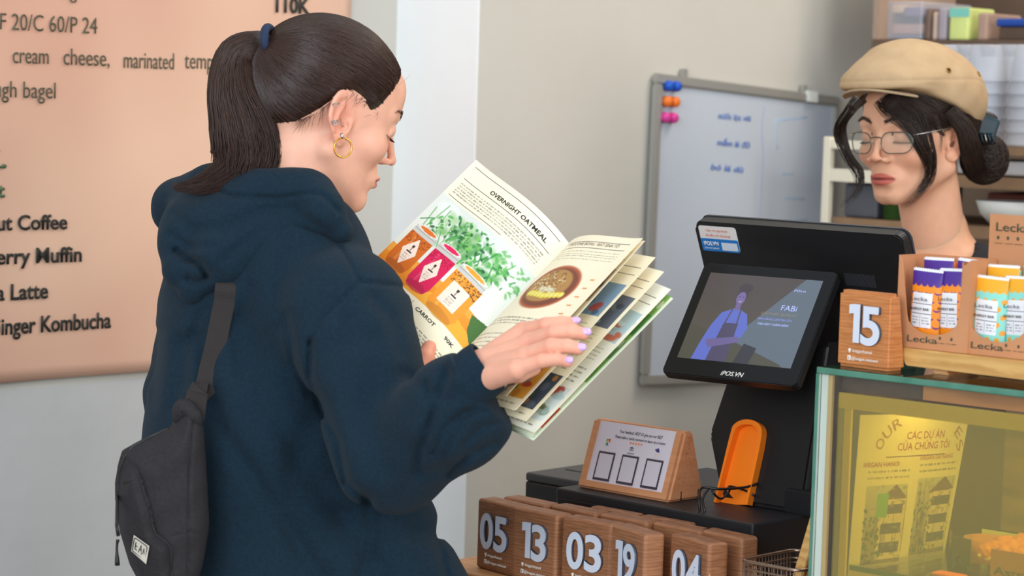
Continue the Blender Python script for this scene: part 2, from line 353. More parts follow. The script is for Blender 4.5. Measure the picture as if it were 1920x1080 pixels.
M = dict(
 wall=mat('wall_paint', (201, 198, 189), .85, c2=(194, 191, 182), scale=3, bump=.25, bscale=60),
 lit_facet=mat('lit_wall_paint', (240, 242, 242), .85, c2=(234, 237, 237), scale=4, bump=.35, bscale=45),
 lowwall=mat('pale_grey_paint', (194, 195, 194), .8, c2=(186, 187, 186), scale=6, bump=.3, bscale=50),
 floor=mat('floor_tile', (120, 112, 104), .5, noise=.1, scale=8),
 poster=mat('poster_vinyl', (226, 186, 160), .55, c2=(204, 154, 132), scale=2.4, detail=1.5),
 ink=mat('dark_ink', (38, 38, 34), .6), green=mat('green_ink', (84, 108, 78), .6), brownink=mat('olive_ink', (74, 76, 58), .6),
 wood=mat('walnut_block', (166, 114, 80), .5, c2=(140, 92, 62), scale=30, stretch=(1, 1, 9), wave=('Z', 9, 6, 3.0), bump=.15, bscale=120),
 wood2=mat('dark_walnut_block', (156, 105, 72), .5, c2=(130, 84, 55), scale=30, stretch=(1.3, 1, 7), wave=('Z', 11, 8, 3.0), bump=.15, bscale=120),
 wood3=mat('cherry_block', (198, 130, 76), .5, c2=(176, 108, 58), scale=30, stretch=(1, 1, 7), wave=('Z', 12, 7, 3.0), bump=.15, bscale=120),
 beech=mat('beech', (216, 152, 108), .5, c2=(202, 136, 92), scale=16, stretch=(1, 1, 6), bump=.08, bscale=120),
 speck=mat('beech_fleck', (170, 100, 66), .55),
 oak=mat('oak', (214, 170, 104), .5, c2=(190, 142, 80), scale=12, stretch=(2, 9, 9), wave=('Z', 3, 5, 2), bump=.1, bscale=100),
 oak2=mat('oak_plank', (206, 158, 108), .5, c2=(186, 134, 86), scale=10, stretch=(2, 9, 9), bump=.1, bscale=100),
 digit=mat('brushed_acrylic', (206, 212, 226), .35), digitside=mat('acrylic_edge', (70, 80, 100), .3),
 white=mat('white_print', (236, 232, 226), .6), black=mat('black_plastic', (22, 22, 24), .42, bump=.06, bscale=900),
 blackm=mat('matt_black_metal', (30, 30, 33), .5, bump=.05, bscale=700), glossblack=mat('black_glass', (8, 8, 10), .07, coat=0, spec=.3),
 grey=mat('dark_grey_plastic', (52, 54, 60), .35), orange=mat('orange_plastic', (250, 128, 22), .45),
 cable=mat('black_cable', (26, 22, 22), .35), steel=mat('warm_steel', (160, 138, 122), .3, metal=.9),
 alu=mat('aluminium', (168, 166, 160), .4, metal=.35), board=mat('whiteboard_enamel', (196, 204, 214), .3, c2=(188, 197, 210), scale=2),
 cream=mat('cream_metal', (226, 218, 196), .5), paper=mat('cream_paper', (246, 236, 206), .7, bump=.05, bscale=60),
 paperedge=mat('paper_edge', (236, 226, 186), .8), card=mat('white_card', (222, 214, 224), .6),
 kraft=mat('kraft_card', (196, 138, 96), .75, c2=(186, 128, 88), scale=20, bump=.08, bscale=300), kraftin=mat('kraft_inside', (172, 124, 88), .8),
 glassedge=mat('green_glass_edge', (84, 134, 114), .15, c2=(60, 112, 94), scale=30), tan=mat('tan_strip', (206, 170, 112), .5), brown=mat('brown_strip', (84, 62, 42), .5, c2=(70, 50, 34), scale=60),
 yellow=mat('yellow_acrylic', (236, 214, 84), .4), whiteplastic=mat('white_plastic', (226, 228, 224), .4),
 hoodie=mat('navy_fleece', (22, 42, 56), .95, c2=(18, 35, 47), scale=260, bump=.5, bscale=700, sheen=.03, spec=.2),
 bag=mat('black_nylon', (44, 41, 44), .75, c2=(37, 35, 38), scale=220, bump=.4, bscale=1200, spec=.3), strapm=mat('charcoal_webbing', (50, 46, 46), .8, bump=.4, bscale=900, spec=.2),
 tee=mat('black_cotton', (24, 27, 34), .9), gold=mat('gold', (214, 158, 74), .22, metal=1.0), silver=mat('silver', (190, 188, 186), .25, metal=1.0),
 nail=mat('lilac_polish', (205, 170, 232), .18, coat=.6), scrunch=mat('navy_elastic', (28, 44, 72), .8, bump=.3, bscale=900),
)
def clear_mat(name, c, rough, alpha_mix, ior=1.45):
    m = bpy.data.materials.new(name); m.use_nodes = True; nt = m.node_tree; N = nt.nodes.new; K = nt.links.new
    b = nt.nodes['Principled BSDF']; b.inputs['Base Color'].default_value = col(c); b.inputs['Roughness'].default_value = rough; b.inputs['IOR'].default_value = ior
    t = N('ShaderNodeBsdfTransparent'); mx = N('ShaderNodeMixShader'); mx.inputs[0].default_value = alpha_mix
    K(t.outputs[0], mx.inputs[1]); K(b.outputs[0], mx.inputs[2]); K(mx.outputs[0], nt.nodes['Material Output'].inputs[0]); return m
def pane_mat(name, tint, refl, rough=.02):
    m = bpy.data.materials.new(name); m.use_nodes = True; nt = m.node_tree; nt.nodes.remove(nt.nodes['Principled BSDF'])
    t = nt.nodes.new('ShaderNodeBsdfTransparent'); t.inputs[0].default_value = (*tint, 1); g = nt.nodes.new('ShaderNodeBsdfGlossy'); g.inputs[1].default_value = rough
    fr = nt.nodes.new('ShaderNodeFresnel'); fr.inputs[0].default_value = 1.45; ml = nt.nodes.new('ShaderNodeMath'); ml.operation = 'MULTIPLY'; ml.inputs[1].default_value = refl
    mx = nt.nodes.new('ShaderNodeMixShader'); nt.links.new(fr.outputs[0], ml.inputs[0]); nt.links.new(ml.outputs[0], mx.inputs[0])
    nt.links.new(t.outputs[0], mx.inputs[1]); nt.links.new(g.outputs[0], mx.inputs[2]); nt.links.new(mx.outputs[0], nt.nodes['Material Output'].inputs[0]); return m
M['glass'] = pane_mat('pane_glass', (.96, .98, .96), .9)
M['lens'] = clear_mat('lens_glass', (190, 205, 190), .03, .12)
M['cup'] = clear_mat('clear_plastic', (206, 210, 220), .2, .42)
# ---------------------------------------------------------------- room shell
AW, BP, AW2, BB = -.759, .595, -.574, 1.80                # wall planes in counter axes
ZF = 0.0; ZC = 3.1
def BZ(px, py, a):
    r = ray(px, py); o = O + a * A; q = CAM + r * (((o - CAM) @ A) / (r @ A)); return ((q - O) @ B, q[2])
def PL(px, py, o, n):
    r = ray(px, py); return CAM + r * (((np.array(o) - CAM) @ n) / (r @ n))
LF = yawframe(L(0, 0, 0))
struct('wall_left', box('wall_left', AW - .1, AW, -4.0, BP + .02, ZF, ZC), M['wall'], LF)
wr = box('wall_right', AW - .1, AW2, BP, BB + .05, ZF, ZC, bev=.003); wr_ = struct('wall_right', wr, [M['wall'], M['lit_facet']], LF)
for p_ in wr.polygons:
    if p_.normal.y < -.5: p_.material_index = 1  # side facing the daylight: its brightness partly painted in with a whiter colour
struct('wall_back', box('wall_back', AW2 - .1, 3.2, BB, BB + .1, ZF, ZC), mat('brown_paint', (168, 146, 126), .85, c2=(158, 136, 118), scale=3), LF)
struct('floor', box('floor', -3.2, 4.0, -5.0, BB + .1, -.1, 0), M['floor'], LF)
zb = BZ(130, 706, AW)[1]
for nm, z1, mm in (('baseboard_left', .10, M['whiteplastic']),):
    struct(nm, box(nm, AW, AW + .012, -4, BP, 0, z1), mm, LF)
pl = struct('trim_1', box('trim_1', AW, AW + .0015, -4.0, BP, .10, zb - .012), M['lowwall'], LF)
# ---------------------------------------------------------------- poster
b1 = BZ(653, 20, AW)[0]; b0 = BZ(-300, 400, AW)[0]
poster = thing('menu_poster', 'large peach printed menu poster hanging on the wall behind the customer', 'poster', yawframe(L(AW + .003, b0, zb)))
zt = BZ(300, -260, AW)[1]
gx, gy = 60, 40; V = []; Fs = []
for j in range(gy + 1):
    for i in range(gx + 1):
        y = (b1 - b0) * i / gx; z = (zt - zb) * j / gy; edge = math.exp(-z * 6)
        V.append((.0035 + .0025 * edge * (1 + math.sin(y * 14)) + .0008 * math.sin(y * 9 + z * 5), y, z))
for j in range(gy):
    for i in range(gx): k = j * (gx + 1) + i; Fs.append((k, k + 1, k + gx + 2, k + gx + 1))
me = fast_mesh('sheet', V, Fs); sh = part('sheet', me, M['poster'], poster); sm = sh.modifiers.new('t', 'SOLIDIFY'); sm.thickness = .0008; sm.offset = -1
HCAP = .729
def fit_text(name, s, o, right, up, cap, mt, parent, bold=0.0, ext=.0002, lift=.0, label=None, res=3, shear=0, world=True, spacing=1.0):
    """text from o along the full vector right, letters cap high along unit vector up"""
    me = text_mesh(s, 1.0, bold=bold, ext=0, res=res, shear=shear, spacing=spacing); x0, x1 = mesh_w(me); right = np.array(right, float); up = np.array(up, float)
    n = np.cross(right, up); n /= np.linalg.norm(n)
    co = np.array([v.co[:] for v in me.vertices]); p = np.array(o) + n * lift + ((co[:, 0:1] - x0) / (x1 - x0)) * right + (co[:, 1:2] / HCAP * cap) * up
    me.vertices.foreach_set('co', p.astype(np.float32).ravel()); me.update()
    if ext:
        bm = bmesh.new(); bm.from_mesh(me); r = bmesh.ops.extrude_face_region(bm, geom=bm.faces[:]); bmesh.ops.translate(bm, vec=Vector(n * ext), verts=[g for g in r['geom'] if isinstance(g, bmesh.types.BMVert)]); bm.to_mesh(me); bm.free()
    me.name = name; return part(name, me, mt, parent, label, world=world)
def wall_text(s, x0, x1, yb0, yb1, hpx, bold, mt, a=AW + .0085):
    q0, q1 = (BZ(x, y, a) for x, y in ((x0, yb0), (x1, yb1))); zt_ = BZ(x0, yb0 - hpx, a)[1]
    q1 = (q1[0], q0[1] + (q1[1] - q0[1]) * .3)
    w0, w1 = L(a, *q0), L(a, *q1); return fit_text('lettering', s, w0, w1 - w0, (0, 0, 1.), zt_ - q0[1], mt, poster, bold=bold, ext=.0003)
bk = M['ink']; gn = M['brownink']
wall_text('F 20/C 60/P 24', 0, 182, 55, 62, 33, -.004, gn)
wall_text('cream', 24, 91, 118, 119, 33, -.002, gn); wall_text('cheese,', 119, 205, 121, 124, 33, -.002, gn)
wall_text('marinated', 232, 326, 127, 129, 33, -.002, gn); wall_text('tempeh', 346, 424, 128, 130, 33, -.002, gn)
wall_text('ough bagel', -30, 104, 181, 186, 33, -.002, gn)
wall_text('K.', -34, 12, 314, 314, 34, .03, M['green']); wall_text('nut', -42, 9, 370, 369, 27, .03, M['green'])
wall_text('nut Coffee', -24, 126, 432, 431, 29, .022, bk); wall_text('Cherry Muffin', -52, 153, 497, 491, 30, .022, bk)
wall_text('Chia Latte', -58, 90, 566, 559, 31, .022, bk); wall_text('Ginger Kombucha', -22, 208, 629, 613, 32, .022, bk)
wall_text('110K', 517, 581, 22, 25, 30, .03, bk); wall_text('ng', 118, 144, -4, -3, 26, .0, gn)
# ---------------------------------------------------------------- whiteboard
aw = AW2 + .004
def W2(px, py, a=aw): return L(a, *BZ(px, py, a))
o_, u_, v_ = W2(1222, 137), W2(1566, 182), W2(1196, 722); u_ -= o_; v_ -= o_
wb = thing('whiteboard', 'whiteboard with grey aluminium frame hung crookedly on the grey wall', 'whiteboard', frame(o_ + v_, u_ / np.linalg.norm(u_), A, Z3))
def slab(name, o, u, v, n, t, mt, parent, label=None, bev=0, world=True):
    bm = bmesh.new(); q = [o, o + u, o + u + v, o + v]; a = [bm.verts.new(p) for p in q]; b = [bm.verts.new(p + n * t) for p in q]
    bm.faces.new(a); bm.faces.new(b[::-1])
    for i in range(4): bm.faces.new((a[i], b[i], b[(i + 1) % 4], a[(i + 1) % 4]))
    if bev: bmesh.ops.bevel(bm, geom=bm.edges[:], offset=bev, segments=2, affect='EDGES')
    return part(name, bm_mesh(name, bm), mt, parent, label, world=world)
slab('writing_surface', o_ + u_ * .02 + v_ * .02, u_ * .96, v_ * .96, A, .008, M['board'], wb)
fw = .018; un, vn = u_ / np.linalg.norm(u_), v_ / np.linalg.norm(v_)
slab('frame_rail', o_, u_, vn * fw, A, .014, M['alu'], wb, bev=.003); slab('frame_rail', o_ + v_ - vn * fw, u_, vn * fw, A, .014, M['alu'], wb, bev=.003)
slab('frame_rail', o_ + vn * fw, un * fw, v_ - vn * 2 * fw, A, .014, M['alu'], wb, bev=.003); slab('frame_rail', o_ + u_ - un * fw + vn * fw, un * fw, v_ - vn * 2 * fw, A, .014, M['alu'], wb, bev=.003)
slab('hanger', o_ + u_ * .80 - vn * .004, un * .03, vn * .02, A, .018, M['whiteplastic'], wb)
for t in (.14, .79): slab('wall_hook', o_ + u_ * t - vn * .014, un * .01, vn * .014, A, .01, M['alu'], wb)
marker = mat('blue_marker', (70, 110, 190), .6); faint = mat('faint_blue_marker', (160, 190, 222), .6); violet = mat('faint_violet_marker', (172, 172, 204), .6)
def stroke(name, pts, wd, mt, parent, a):
    q = cat([W2(x, y, a) for x, y in pts], 5); return part(name, tube(name, q, wd, 5), mt, parent, world=True)
a2 = aw + .0085
for px, py, s in ((1346, 222, 'nước lọc vôi'), (1344, 272, 'mắm lá đỏ'), (1332, 318, 'bó lá dù')):
    w0, w1 = W2(px, py, a2), W2(px + 62, py + 6, a2); fit_text('handwriting', s, w0, w1 - w0, (0, 0, 1.), .011, marker, wb, bold=.02, ext=.0002, shear=.2)
stroke('drawn_line', [(1432, 198), (1428, 240), (1430, 290), (1427, 350), (1424, 415)], .0009, violet, wb, a2)
for pts in ([(1452, 222), (1455, 280)], [(1455, 226), (1510, 220)], [(1465, 370), (1505, 373)], [(1450, 415), (1510, 412)], [(1460, 325), (1485, 326)]): stroke('smudge', pts, .004, faint, wb, a2 - .0035)
for i, (cn, c, y) in enumerate((('blue', (20, 84, 190), 161), ('orange', (238, 120, 40), 190), ('pink', (214, 62, 150), 220))):
    mm = mat(cn + '_magnet_plastic', c, .4); 
    for k in (0, 1):
        q = W2(1252 + k * 14 - i * 3, y + k * 1, aw + .014)
        side = 'left' if k == 0 else 'right'
        t = thing('magnet', f'{side} one of the two {cn} round magnets at the whiteboard\'s top left', 'magnet', frame(q, un, np.cross(A, un), A), 'round magnets on the whiteboard')
        part('magnet_cap', lathe('magnet_cap', [(0, .011), (.006, .0105), (.0085, .008), (.0095, .003), (.0095, -.002), (0, -.002)], 20), mm, t)
# ---------------------------------------------------------------- shelving behind the barista
BR = 1.283; rack = thing('shelf_rack', 'cream metal shelf rack with boards tinted brown for the light, behind the barista', 'rack', LF @ Matrix.Translation((-.368, BR, 0)))
zt0 = AZ(1547, 256, BR)[1]
for a_, b_ in ((0, 0), (0, .36), (1.3, 0), (1.3, .36)): part('post', box('post', a_ - .0075, a_ + .0075, b_ - .0075, b_ + .0075, 0, zt0, bev=.002), M['cream'], rack)
bb_ = mat('brown_shelf_board', (150, 118, 88), .6, noise=.15, scale=20)  # brown stands in for different light on the cream rack, put into the colour
for z0, z1, c in ((1.549, 1.564, 0), (1.492, 1.514, 0), (1.12, 1.14, 0)):
    part('shelf_board', box('shelf_board', .012, 1.29, .002, .37, z0 + .001, z1 - .001), bb_, rack)
    part('front_rail', box('front_rail', .008, .17, -.006, .001, z0, z1), M['cream'], rack)
def RK(px, py, b=BR + .1): return AZ(px, py, b)
def on_rack(name, label, catg, a, b, z, group=None): return thing(name, label, catg, LF @ Matrix.Translation((a, b, z)), group)
# inverted cup stacks
cup_me = None; ztop = 1.565
for i, (px, db) in enumerate(((1762, .05), (1846, .05), (1931, .05), (1716, .15), (1804, .15), (1892, .15))):
    a_ = RK(px, 200, BR + db)[0]; zc = RK(px, 84, BR + db)[1]; H = zc - ztop
    t = on_rack('cup_stack', ('clear plastic cup stack partly behind the cap crown', 'clear plastic cup stack right beside the flat cap', 'rightmost clear plastic cup stack at the photo edge', 'clear plastic cup stack of the back row left above the cap', 'clear plastic cup stack of the back row above the right side of the cap', 'clear plastic cup stack of the back row near the photo edge')[i], 'cups', a_, BR + db, ztop, 'clear cup stacks on the rack')
    for k in range(6):
        z = k * H / 8; h = H * 3 / 8
        part('cup', lathe('cup', [(.0, h), (.026, h), (.027, h - .004), (.036, .006), (.0375, .004), (.0375, 0), (.0355, 0)], 20), M['cup'], t, M=Matrix.Translation((0, 0, z)))
def carton(name, label, a0, a1, b0_, b1_, z0, z1, c, catg='box', group=None, lid=None):
    t = on_rack(name, label, catg, (a0 + a1) / 2, (b0_ + b1_) / 2, z0, group); mm = c if not isinstance(c, tuple) else mat(name + '_' + catg, c, .6, noise=.12, scale=14)
    part('body', box('body', (a0 - a1) / 2, (a1 - a0) / 2, (b0_ - b1_) / 2, (b1_ - b0_) / 2, 0, z1 - z0, bev=.004), mm, t)
    if lid: part('lid', box('lid', (a0 - a1) / 2 - .004, (a1 - a0) / 2 + .004, (b0_ - b1_) / 2 - .004, (b1_ - b0_) / 2 + .004, z1 - z0, z1 - z0 + .014, bev=.004), mat(name + '_lid', lid, .5), t)
    return t
BS = 1.50
up = thing('wall_shelf', 'dark brown wall shelf above the clear cups', 'shelf', LF @ Matrix.Translation((-.05, BS, 0)))
sz = AZ(1760, 74, BS)[1]; a_l = AZ(1636, 60, BS)[0] + .05
dk = mat('dark_brown_cupboard', (104, 82, 66), .6, noise=.15, scale=10)
part('board', box('board', a_l, 1.5, 0, .28, sz - .018, sz), dk, up); part('back_panel', box('back_panel', a_l, 1.5, .262, .28, sz, sz + .3), dk, up)
part('side_panel', box('side_panel', a_l, a_l + .012, 0, .26, sz, sz + .3), mat('taupe_panel', (160, 136, 118), .7), up)
def AS(px): return AZ(px, 60, BS + .03)[0]
def ZS(px, py): return AZ(px, py, BS + .03)[1]
t = carton('storage_bin', 'clear storage bin of pinkish packets above the flat cap', AS(1652), AS(1728), BS + .03, BS + .2, sz, ZS(1690, 2), M['cup'], 'bin')
for k, (x0, x1, y0, y1, c) in enumerate(((1656, 1682, 8, 24, (236, 200, 150)), (1684, 1724, 12, 30, (130, 110, 140)), (1656, 1724, 44, 64, (206, 160, 140)), (1656, 1724, 66, 76, (160, 160, 190)))):
    tag(part('packet', box('packet', AS(x0), AS(x1), BS + .045 + k * .001, BS + .18, max(ZS(1690, y1), sz + .004), ZS(1690, y0), bev=.003), mat('packet_wrap', c, .6), M=LF.copy()), ('cream packet at the top left inside the clear storage bin', 'mauve packet at the top right inside the clear storage bin', 'pink packet in the middle of the clear storage bin', 'lilac packet at the bottom of the clear storage bin')[k], 'packet', 'packets in the storage bin')
for x0, x1, y0, c, lb in ((1733, 1744, 16, (120, 96, 84), 'thin brown packet beside the clear storage bin'), (1747, 1756, 22, (196, 172, 156), 'thin beige packet standing between brown packet and green pack'), (1758, 1773, 14, (168, 158, 168), 'greyish packet left of the green and yellow pack'), (1832, 1850, 24, (176, 146, 130), 'beige box right of the green and yellow pack')):
    carton('packet', lb, AS(x0), AS(x1), BS + .03, BS + .15, sz, ZS(x0, y0), c, 'packet', 'packets on the wall shelf')
t = carton('snack_pack', 'bright green and yellow pack with a teal top on the wall shelf', AS(1779), AS(1815), BS + .03, BS + .12, sz, ZS(1797, 14), (214, 226, 140), 'pack')
part('top_band', box('top_band', (AS(1779) - AS(1815)) / 2 - .0004, (AS(1815) - AS(1779)) / 2 + .0004, -.0455, -.044, ZS(1797, 32) - sz, ZS(1797, 15) - sz), mat('teal_band', (120, 192, 178), .5), t)
carton('food_tub', 'dark tub with a blue lid at the top right corner', AS(1872), AS(1960), BS + .03, BS + .2, sz, ZS(1900, 50), (92, 72, 58), 'tub', lid=(18, 66, 150))
zl = 1.141
zz = AZ(1893, 424, BR + .06)[1]
carton('grey_crate', 'slate grey crate on the rack shelf left of the barista', -.345, AZ(1650, 400, BR + .03)[0], BR + .02, BR + .3, zz, 1.489, (84, 86, 94), 'crate')
t = on_rack('green_tub', 'small dark green tub on the rack beside the barista\'s chin', 'tub', AZ(1674, 400, BR + .03)[0], BR + .03, zz)
part('body', lathe('body', [(0, 0), (.016, 0), (.019, .046), (.0205, .046), (.0205, .052), (0, .052)], 20), mat('green_tub_plastic', (58, 92, 44), .35), t)
carton('red_brown_box', 'dusky red box on the lower rack shelf right of the bun', AZ(1850, 380, BR + .14)[0], AZ(1990, 380, BR + .14)[0], BR + .14, BR + .3, AZ(1893, 424, BR + .06)[1], AZ(1880, 362, BR + .14)[1], (150, 84, 76), 'box')
t = on_rack('white_bowl', 'white bowl in front of the dusky red box', 'bowl', AZ(1893, 410, BR + .06)[0], BR + .06, AZ(1893, 424, BR + .06)[1])
part('body', lathe('body', [(0, 0), (.03, .0), (.05, .02), (.058, .042), (.055, .042), (.045, .02), (0, .006)], 28), M['whiteplastic'], t)
zz = AZ(1893, 424, BR + .06)[1]
part('shelf_board', box('shelf_board', .012, 1.29, .002, .37, zz - .021, zz - .001), bb_, rack)
for k, (a0, a1, z0_, z1_, c) in enumerate(((.05, .2, 1.5155, 1.545, (190, 196, 210)), (.22, .42, 1.5155, 1.542, (150, 160, 184)), (-.12, .03, 1.5155, 1.54, (200, 200, 204)))):
    carton('lid_pack', ('pale pack of cup lids between the two rack boards behind the bun', 'blue grey pack of cup lids between the rack boards at the photo edge', 'pale pack of lids between rack boards hidden behind the cap')[k], a0, a1, BR + .02, BR + .2, z0_, z1_, c, 'pack', 'lid packs on the rack')
# ---------------------------------------------------------------- counter
ZT = .997
ct = thing('counter', 'wooden service counter carrying the till and the number blocks', 'counter', LF @ Matrix.Translation((-.06, -.06, 0)))
part('worktop', box('worktop', 0, 1.5, 0, .62, ZT - .03, ZT, bev=.002), M['oak2'], ct); part('front_panel', box('front_panel', .02, 1.48, .02, .04, .08, ZT - .03), M['whiteplastic'], ct)
part('plinth', box('plinth', .03, 1.47, .04, .58, 0, .08), M['black'], ct); part('side_panel', box('side_panel', .02, .04, .04, .6, .08, ZT - .03), M['whiteplastic'], ct)
pk = tag(part('wooden_riser', box('wooden_riser', 0, .47, 0, .112, 0, .0245, bev=.002), M['oak2'], M=LF @ Matrix.Translation((-.052, -.034, ZT))), 'pale wooden plank under the rows of number blocks', 'plank')
BZ0 = ZT + .0248; BW, BH, BT = .078, .0895, .0295
def number_block(num, label, M_, wm, W=BW, H=BH, T=BT, group='number blocks on the plank', wedge=0.0, side=False, plain=False, inlay=False):
    t = thing('number_block', label, 'number block', M_, group)
    if wedge:
        me = poly_prism('block', [(0, 0), (T + wedge, 0), (T, H), (0, H)], W, 'x', 0, bev=.004, seg=3)
    else: me = box('block', 0, W, 0, T, 0, H, bev=.0045, seg=3)
    part('block', me, wm, t)
    if not plain:
        one = [(.0, .74), (.0, .98), (.42, 1.0), (1.0, 1.0), (1.0, 0), (.42, 0), (.42, .76)]
        for i, ch in enumerate(num):
            wd = {'1': .015}.get(ch, .026 if ch != '4' else .028); x = W * .5 + (-.0265 if i == 0 else .0015)
            if i == 0 and ch == '1': x = W * .5 - .017
            if i == 1 and num[0] == '1': x = W * .5 - .0005
            if ch == '1':
                g_ = [(x + u_1 * .0150, H * .335 + v_1 * H * .5) for u_1, v_1 in one]
                part('digit', poly_prism('digit', g_, .0004, 'y', -.0046), M['digit'], t); part('digit_edge', poly_prism('digit_edge', g_, .0042, 'y', -.0042), M['digitside'], t); continue
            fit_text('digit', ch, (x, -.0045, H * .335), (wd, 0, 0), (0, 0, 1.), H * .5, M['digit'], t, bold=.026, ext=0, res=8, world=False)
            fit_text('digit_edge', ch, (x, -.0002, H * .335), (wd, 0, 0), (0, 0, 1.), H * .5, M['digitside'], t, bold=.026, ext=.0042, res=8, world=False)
        fit_text('small_lettering', 'iveganhanoi', (W * .32, -.0004, H * .205), (W * .36, 0, 0), (0, 0, 1.), H * .042, M['white'], t, bold=.0, ext=.0003, world=False)
        fit_text('small_lettering', '@ivegan.vietnam', (W * .30, -.0004, H * .105), (W * .5, 0, 0), (0, 0, 1.), H * .042, M['white'], t, bold=.0, ext=.0003, world=False)
        c_, r_ = (W * .26, H * .23), W * .024
        pin = [(c_[0] + r_ * math.cos(a), c_[1] + r_ * math.sin(a)) for a in [R_(x) for x in range(-30, 211, 30)]] + [(c_[0], c_[1] - r_ * 2)]
        part('pin_icon', poly_prism('pin_icon', pin, .0005, 'y', -.0005), M['white'], t)
        part('social_icon', poly_prism('social_icon', rrect(W * .225, W * .285, H * .095, H * .155, .001), .0005, 'y', -.0005), M['white'], t)
        fit_text('icon_letter', 'f', (W * .247, -.0012, H * .103), (W * .02, 0, 0), (0, 0, 1.), H * .04, wm, t, bold=.03, ext=.0001, world=False)
    if side: fit_text('side_lettering', 'IVI DECOR', (W + .0004, T * .62, H * .06), (0, 0, H * .5), (0, -1., 0), .0055, M['white'], t, bold=.02, ext=.0003, world=False)
    if inlay:
        lw = M['oak']
        part('inlay', poly_prism('inlay', [(.002, .012), (.012, .005), (T - .001, H * .52), (T - .006, H * .6)] if inlay == 1 else [(.001, H * .62), (.001, H * .5), (T - .002, H * .08), (T - .001, H * .2)], .0006, 'x', W - .0001), lw, t)
    return t
def at_px(px, py, b): a, z = AZ(px, py, b); return a
for num, px, b_, yaw, wm, lb, kw in (('05', 894.4, 0, 9, M['wood2'], 'walnut number block reading 05, leftmost in the front row beside the customer', {}), ('13', 961.5, -.0125, 4, M['wood'], 'walnut number block reading 13, second from the left with white lettering on its side', dict(side=True)),
        ('03', 1053.3, -.017, -2, M['wood2'], 'walnut number block reading 03, middle one of the front row', {}), ('19', 1144, -.010, 18, M['wood'], 'walnut number block reading 19, turned aside, fourth from the left', {}), ('04', 1257.5, -.001, 16, M['wood2'], 'walnut number block reading 04 with a pale diagonal inlay, rightmost in the front row', dict(inlay=2))):
    number_block(num, lb, yawframe(L(at_px(px, 960, b_), b_, BZ0), yaw), wm, **kw)
for i, (a_, b_, yaw) in enumerate(((.012, .0405, 5), (.092, .042, 3), (.172, .042, 1), (.252, .048, 4), (.308 + .02, .0585, 10))):
    number_block('', ('plain-topped walnut block behind the leftmost front block', 'plain-topped walnut block behind the second front block', 'plain-topped walnut block behind the middle front block', 'plain-topped walnut block behind the fourth front block', 'walnut block with pale striped inlay on its end, behind the rightmost front block')[i], yawframe(L(a_ if i < 4 else .318, b_ - .006 if i < 4 else .046, BZ0), yaw if i < 4 else 6), M['wood'], plain=True, inlay=1 if i == 4 else False, W=BW if i < 4 else .074)
for i, a_ in enumerate((.13, .212)):
    number_block('', ('rear walnut block against the black box, left one', 'rear walnut block against the black box, right one')[i], yawframe(L(a_, .0675, BZ0), 1), M['wood2'], plain=True, T=.0175)
# ---------------------------------------------------------------- black boxes
ZD = 1.12
dr = thing('cash_drawer', 'wide black metal cash drawer under the till', 'cash drawer', yawframe(L(.043, .103, ZT), 3))
part('housing', box('housing', 0, .330, 0, .30, .0, ZD - ZT, bev=.003), M['blackm'], dr); part('front_plate', box('front_plate', .006, .318, -.0025, -.0002, .012, ZD - ZT - .012, bev=.001), M['black'], dr)
for x in (.02, .30): part('rubber_foot', box('rubber_foot', x, x + .012, .02, .04, -.0002, .0), M['black'], dr)
pb = thing('receipt_printer', 'matt black receipt printer box at the left end of the till', 'printer', yawframe(L(AZ(985, 885, .2)[0], .2, ZT), 0))
zpt = AZ(985, 885, .2)[1] - ZT
part('housing', box('housing', 0, .118, 0, .12, .0, zpt - .012, bev=.003), M['grey'] if 0 else M['blackm'], pb); part('top_cover', box('top_cover', .0, .118, .0, .12, zpt - .0118, zpt, bev=.003), mat('charcoal_lid', (66, 68, 70), .5), pb)
part('paper_slot', box('paper_slot', .02, .10, .06, .064, zpt, zpt + .0008), M['black'], pb)
# ---------------------------------------------------------------- feedback card holder
hb = L(*AB(1083, 913, ZD), ZD); hr = L(*AB(1253, 943, ZD), ZD); hx = hr - hb; HW = np.linalg.norm(hx[:2]); ang = math.degrees(math.atan2(-hx[1], hx[0])) - 42
hM = yawframe(hb, ang); ho = thing('card_holder', 'beech wedge holder with a white feedback card beside the till', 'card holder', hM)
HD, HH, TOP = .072, .087, .016; f0 = (HD - TOP) * .52
part('wedge', poly_prism('wedge', [(0, 0), (HD, 0), (f0 + TOP, HH), (f0, HH)], HW, 'x', 0, bev=.0028, seg=3), M['beech'], ho)
tl = math.atan2(f0, HH); up_ = np.array((0, math.sin(tl), math.cos(tl))); nn = np.array((0, -math.cos(tl), math.sin(tl))); SL = HH / math.cos(tl)
# recessed-looking frame lip and card
CX0, CX1, CY0, CY1 = .012, HW - .012, .011, SL - .001
def HP(x, s, d=0): return np.array((x, 0, 0)) + up_ * s + nn * d
def hslab(name, x0, x1, s0, s1, d0, d1, mt, parent=ho, label=None): return slab(name, HP(x0, s1, d0), HP(x1, s1, 0) - HP(x0, s1, 0), HP(x0, s0, 0) - HP(x0, s1, 0), nn, d1 - d0, mt, parent, label, world=False)
hslab('frame_lip', 0.003, CX0, .003, SL - .002, .0, .003, M['beech']); hslab('frame_lip', CX1, HW - .003, .003, SL - .002, 0, .003, M['beech']); hslab('frame_lip', CX0, CX1, .003, CY0, 0, .003, M['beech'])
card = hslab('card', CX0, CX1, CY0, CY1, .0002, .0009, M['card'])
cw, chh = CX1 - CX0, CY1 - CY0
def ctext(s, u0, u1, v, cap, mt, bold=.0): return fit_text('lettering', s, HP(CX0 + u0 * cw, CY0 + v * chh, .0011), (cw * (u1 - u0), 0, 0), up_, cap, mt, ho, bold=bold * .3, ext=.0001, world=False)
dkp = mat('plum_ink', (70, 54, 66), .6)
